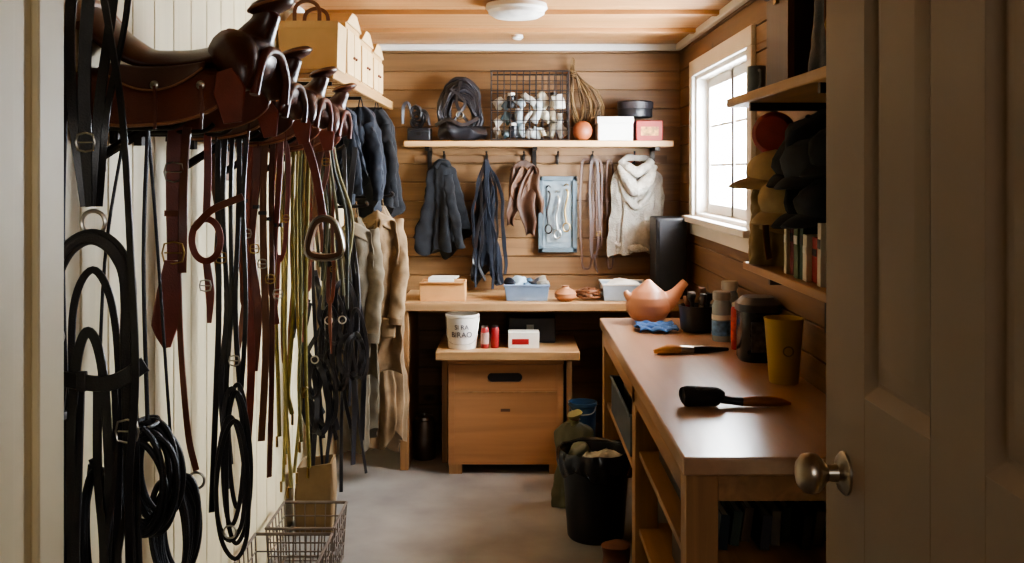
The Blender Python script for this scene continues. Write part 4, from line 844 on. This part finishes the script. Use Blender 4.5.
# D black strap bundle
y=2.95; P=[]
cx_=-.825
for j in range(5):
    xx=cx_-.042+.022*j; w=R(.014,.026)
    P.append(('rein',G().strap([(xx,y-.004*j,1.70),(xx+R(-.008,.008),y-.01-.004*j,1.5),(xx+R(-.012,.012),y-.01-.004*j,1.2),(xx+R(-.018,.018),y-.01,.95),(xx+R(-.02,.02),y-.01,.6+.07*j)],w,.006,twist=R(.1,.9)),[black_l,black_l2][j%2]))
for j in range(5):
    rx=.028+.006*j; zc=.80-.03*j; rz=.18+.02*(j%3); ex_=-.81+.008*(-1)**j
    P.append(('looped_end',G().strap([(ex_+rx*math.cos(a)*(.9+.2*math.sin(j+a)),y-.03-.006*j,zc+rz*math.sin(a)) for a in [i*math.pi/4 for i in range(8)]],.013,.005,closed=True),[black_l,black_l2][j%2]))
P.append(('buckle',buckle(-.81,y-.035,1.05,.022),steel)); P.append(('buckle',buckle(-.85,y-.03,1.35,.024),brass)); P.append(('ring',rg(-.815,y-.06,.56,.018,.003),steel))
thing('rein_bundle',P,'bundle of long black leather reins with buckles and looped ends','reins')
random.seed(31)
ex=[(3.10,-.905,1.20,brown_t,'tan'),(3.45,-.92,.90,brown_m,'chestnut'),(3.45,-.80,1.05,brown_r,'red-brown'),(4.0,-.80,1.1,brown_t,'tan'),(4.0,-.76,1.25,brown_m,'chestnut'),(4.0,-.84,.9,black_l2,'worn black'),(4.24,-.87,.85,brown_r,'red-brown'),(4.0,-.90,.6,brown_t,'tan'),(4.24,-.77,.80,brown_m,'chestnut')]
for j,(yy,xx,zb,m,l) in enumerate(ex):
    w_=R(.014,.026)
    hang_loop('leather_strap',xx,yy,1.706,zb+.25,.02+R(0,.04),w_,m,l+' leather strap looped over a peg',seed=j,buck=(j%2==0),group='narrow straps on the cream wall',tail=(R(-.03,.03),.22),jt=.018)
E=[brown_r,brown_m,brown_t,mat('#542b1c','leather',rough=.4,var=.3),brown_r]
for j in range(5):
    xx=-.868+.024*j; yb=3.27+.006*j; zb=[.62,.95,.72,.60,1.1][j]
    thing('leather_rein',[('rein_strap',G().strap([(xx+.01,yb,1.706),(xx+.006,yb-.01,1.55),(xx+R(-.015,.015),yb-.01,1.35),(xx+R(-.02,.02),yb-.01,(1.35+zb)/2),(xx,yb-.01,zb)],R(.016,.028),.006,twist=R(.1,.9)),E[j]),('keeper_loop',G().box(xx-.010,xx+.016,yb-.014,yb+.004,1.50-.02*j,1.512-.02*j),black_l2),('buckle',buckle(xx+.005,yb-.018,1.40-.05*j,.022),[steel,brass][j%2])],['red-brown','medium brown','tan','dark brown','russet'][j]+' leather rein hanging from a peg','rein',group='brown reins on the cream wall')
gm=[mat('#7f7333','leather',rough=.75,bump=.4,var=.3),mat('#978748','leather',rough=.75,bump=.4,var=.3),mat('#666232','leather',rough=.75,bump=.4,var=.3),mat('#a5995f','leather',rough=.75,bump=.4,var=.3)]
for j in range(9):
    xx=-.872+.014*j; yb=3.72+.008*(j%3); zb=[.62,.45,.55,.43,.70,.48,.6,.8,.5][j]
    thing('lead_rope',[('rope',G().tube([(xx+.005,yb,1.706),(xx,yb-.01,1.5),(xx+R(-.012,.012),yb-.015,1.1),(xx+R(-.018,.018),yb-.01,.8),(xx+R(-.014,.014),yb-.01,zb)],R(.005,.008),n=7),gm[j%4]),('snap',G().tube([(xx,yb-.01,zb),(xx,yb-.01,zb-.04)],.005,n=6,smooth=False),brass)],['olive-gold','sandy','olive','straw-yellow'][j%4]+' lead rope with brass snap hanging straight down','rope',group='lead ropes on the cream wall')
hm=[mat('#5d5c49','leather',rough=.8),mat('#3d403a','leather',rough=.8),mat('#7d7550','leather',rough=.8)]
for j in range(9):
    xx=-.83+.009*j; yb=4.23+.01*(j%3)
    thing('lead_rope',[('rope',G().tube([(xx,yb,1.706),(xx-.01+.004*j,yb-.01,1.6),(xx+.02*math.sin(j)+.008*j,yb-.02,1.4),(xx+.02*math.cos(j)+.008*j,yb-.01,1.2-.06*(j%4))],.007,n=7),hm[j%3])],['grey-olive','dark green','khaki'][j%3]+' cord hanging in front of the coats','rope',group='cords beside the coats')
# G black harness
random.seed(11); P=[]
y=4.45
for j in range(22):
    xx=-.915+.0110*j; w=R(.010,.026)
    z0=R(1.0,1.35); z1=R(.12,.6)
    if j%5==0: z0=1.71
    P.append(('harness_strap',G().strap([(xx,y+R(-.04,.03),z0),(xx+R(-.04,.04),y-.02+R(-.03,.03),z0*.7+z1*.3),(xx+R(-.05,.05),y-.02+R(-.03,.03),z0*.35+z1*.65),(xx+R(-.02,.04),y+R(-.03,.03),z1)],w,.006,twist=R(0,1)),[black_l,black_l2][j%2]))
for j in range(12):
    cx_=-.89+.02*j; zc=R(.6,1.0); rx=R(.03,.06); rz=R(.08,.18); th=R(-.4,.4)
    P.append(('harness_loop',G().strap([(cx_+rx*math.cos(a)+th*.3*rz*math.sin(a),y-.06+R(-.02,.02),zc+rz*math.sin(a)) for a in [i*math.pi/4 for i in range(8)]],R(.012,.026),.006,closed=True),[black_l,black_l2][j%2]))
for j in range(3): P.append(('ring',rg(-.86+.06*j,y-.09,R(.7,1.1),.016,.003),steel))
thing('driving_harness',P,'heavy black leather driving harness with many dangling straps','harness')
# I navy coats
for i,(yy,cx_,zb,m,l) in enumerate([(4.78,-.83,1.54,navyc,'dark navy'),(5.02,-.76,1.50,mat('#1e2129','cloth',rough=.95,var=.3),'charcoal'),(5.28,-.715,1.46,blackc,'black')]):
    thing('dark_coat',[('coat_body',body_g(cx_,yy,1.93,zb,.075,.12,.09,4,.36,3+i,neck=.35,rag=.08,lump=.014,crease=.04),m),('sleeve',sleeve_g((cx_+.045,yy-.06,1.84),(cx_+.085,yy-.10,1.68),(cx_+.10,yy-.07,zb-.04),.034,.024,i),m),('hanging_loop',loop_g(cx_,yy,1.92,1.965),m)],l+' coat bunched beneath the high shelf','coat',group='coats beneath the high shelf')
# J jackets
for i,(yy,cx_,zt,zb,wd,m,l) in enumerate([(4.84,-.755,1.38,.30,.090,olivec,'olive brown'),(5.14,-.672,1.42,.22,.105,tanc,'tan waxed')]):
    c2=mat('#8c7253','cloth',rough=.95,var=.25) if i==1 else mat('#675a46','cloth',rough=.95,var=.25)
    def fp(u,v,sd=1): return V(cx_+sd*(.006+.100*u*(.8+.4*v))+.006*math.sin(4*v+i),yy-.105-.012*math.sin(6*u+.8*v+i)-.020*(1-u)*(1-v)-.004*math.sin(24*v+9*u),zt-.05-(zt-zb)*(.66 if sd>0 else .60)*v+.02*math.sin(3*u)*v-.02*(1-v)*u)
    thing('long_coat',[('coat_body',body_g(cx_,yy,zt,zb,wd*.9,wd*1.05,.078,6,.24,8+i,n=60,rag=.05,lump=.010,crease=.03),m),
     ('front_panel',G().sheet(lambda u,v:fp(u,v,1),22,60).jit(.012,6,i).jit(.007,20,i).jit(.002,60,i),m,{'solid':.006}),
     ('front_panel',G().sheet(lambda u,v:fp(u,v,-1),22,60).jit(.012,6,i+5).jit(.007,20,i).jit(.002,60,i),c2,{'solid':.006}),
     ('sleeve',sleeve_g((cx_+.070,yy-.05,zt-.06),(cx_+.108,yy-.09,zt-.30),(cx_+.090,yy-.125,zt-.56),.050,.038,i),c2),
     ('sleeve',sleeve_g((cx_-.070,yy-.05,zt-.06),(cx_-.095,yy-.10,zt-.28),(cx_-.060,yy-.135,zt-.50),.046,.036,i+2),m),
     ('cuff',G().tube([(cx_+.092,yy-.122,zt-.54),(cx_+.088,yy-.126,zt-.585)],.041,n=20,smooth=False,flat=.65),m),
     ('collar',G().sheet(lambda u,v:V(cx_-.080+.16*u,yy-.07-.055*math.sin(math.pi*u)-.014*v,zt-.010-.065*v-.05*abs(2*u-1)),20,6).jit(.007,15),c2,{'solid':.010}),
     ('pocket',G().sheet(lambda u,v:V(cx_+.018+.07*u,yy-.132-.006*math.sin(3*u),zt-.55-.10*v),8,8).jit(.004,14),c2,{'solid':.006}),
     ('button',G().ell((cx_+.008,yy-.145,zt-.22),(.009,.004,.009),n=12,m=6),brass),('button',G().ell((cx_+.010,yy-.140,zt-.38),(.009,.004,.009),n=12,m=6),brass),
     ('hanging_loop',loop_g(cx_,yy,zt-.01,zt+.06),m)],l+' crumpled long coat hanging along the cream wall','coat',group='long coats on the cream wall')
    thing('wall_peg',[('peg',G().tube([(-1.0,yy,zt+.05),(cx_+.03,yy,zt+.055),(cx_+.05,yy,zt+.08)],.008,n=8),darkmetal)],'dark metal peg holding a long coat','peg')
# floor: baskets and paper bag
wirebasket('wire_basket',-.955,-.67,3.28,3.72,0,.25,6,8,4,.003,wire,'rusty grey wire basket on the floor below the reins',fl=.1)
wirebasket('wire_basket',-.95,-.69,3.86,4.17,0,.22,6,6,4,.003,wire,'smaller grey wire basket standing behind the larger one',fl=.1)
random.seed(5)
pb=G().loft([rsq(-.955,-.80,4.42,4.58,.01,0),rsq(-.96,-.795,4.415,4.585,.012,.16),rsq(-.95,-.80,4.425,4.575,.01,.30),rsq(-.94,-.81,4.435,4.565,.01,.30),rsq(-.945,-.81,4.43,4.57,.01,.02)]).jit(.02,12)
thing('paper_sack',[('sack',pb,kraft)],'crumpled kraft paper sack on the floor under the harness','sack')
# ---------------------------------------------------------------- lights
def area(n,loc,rot,sx,sy,p,c):
    l=bpy.data.lights.new(n,'AREA'); l.shape='RECTANGLE'; l.size=sx; l.size_y=sy; l.energy=p; l.color=c
    o=bpy.data.objects.new(n,l); o.location=loc; o.rotation_euler=rot; COL.objects.link(o); return o
area('window_daylight',(1.5,5.0,1.95),(0,math.radians(76),0),1.7,3.4,1000,(.84,.92,1))
area('entry_added_fill',(.5,-.5,1.9),(math.radians(85),0,math.radians(22)),.7,.7,11,(1,.97,.93))  # added fill light behind the camera, brightens camera-facing sides; not a fixture
w=bpy.data.worlds.new('World'); bpy.context.scene.world=w; w.use_nodes=True
w.node_tree.nodes['Background'].inputs[0].default_value=(.86,.93,1,1); w.node_tree.nodes['Background'].inputs[1].default_value=45
# ---------------------------------------------------------------- camera
cd=bpy.data.cameras.new('Camera'); cd.sensor_width=36; cd.lens=36*1000/1024; cd.shift_y=-109.5/1024; cd.clip_start=.05
co=bpy.data.objects.new('Camera',cd); co.location=(0,0,1.6); co.rotation_euler=(math.radians(90),0,0); COL.objects.link(co)
bpy.context.scene.camera=co
sc=bpy.context.scene
sc.view_settings.view_transform='AgX'
try: sc.view_settings.look='AgX - Medium High Contrast'
except Exception: pass
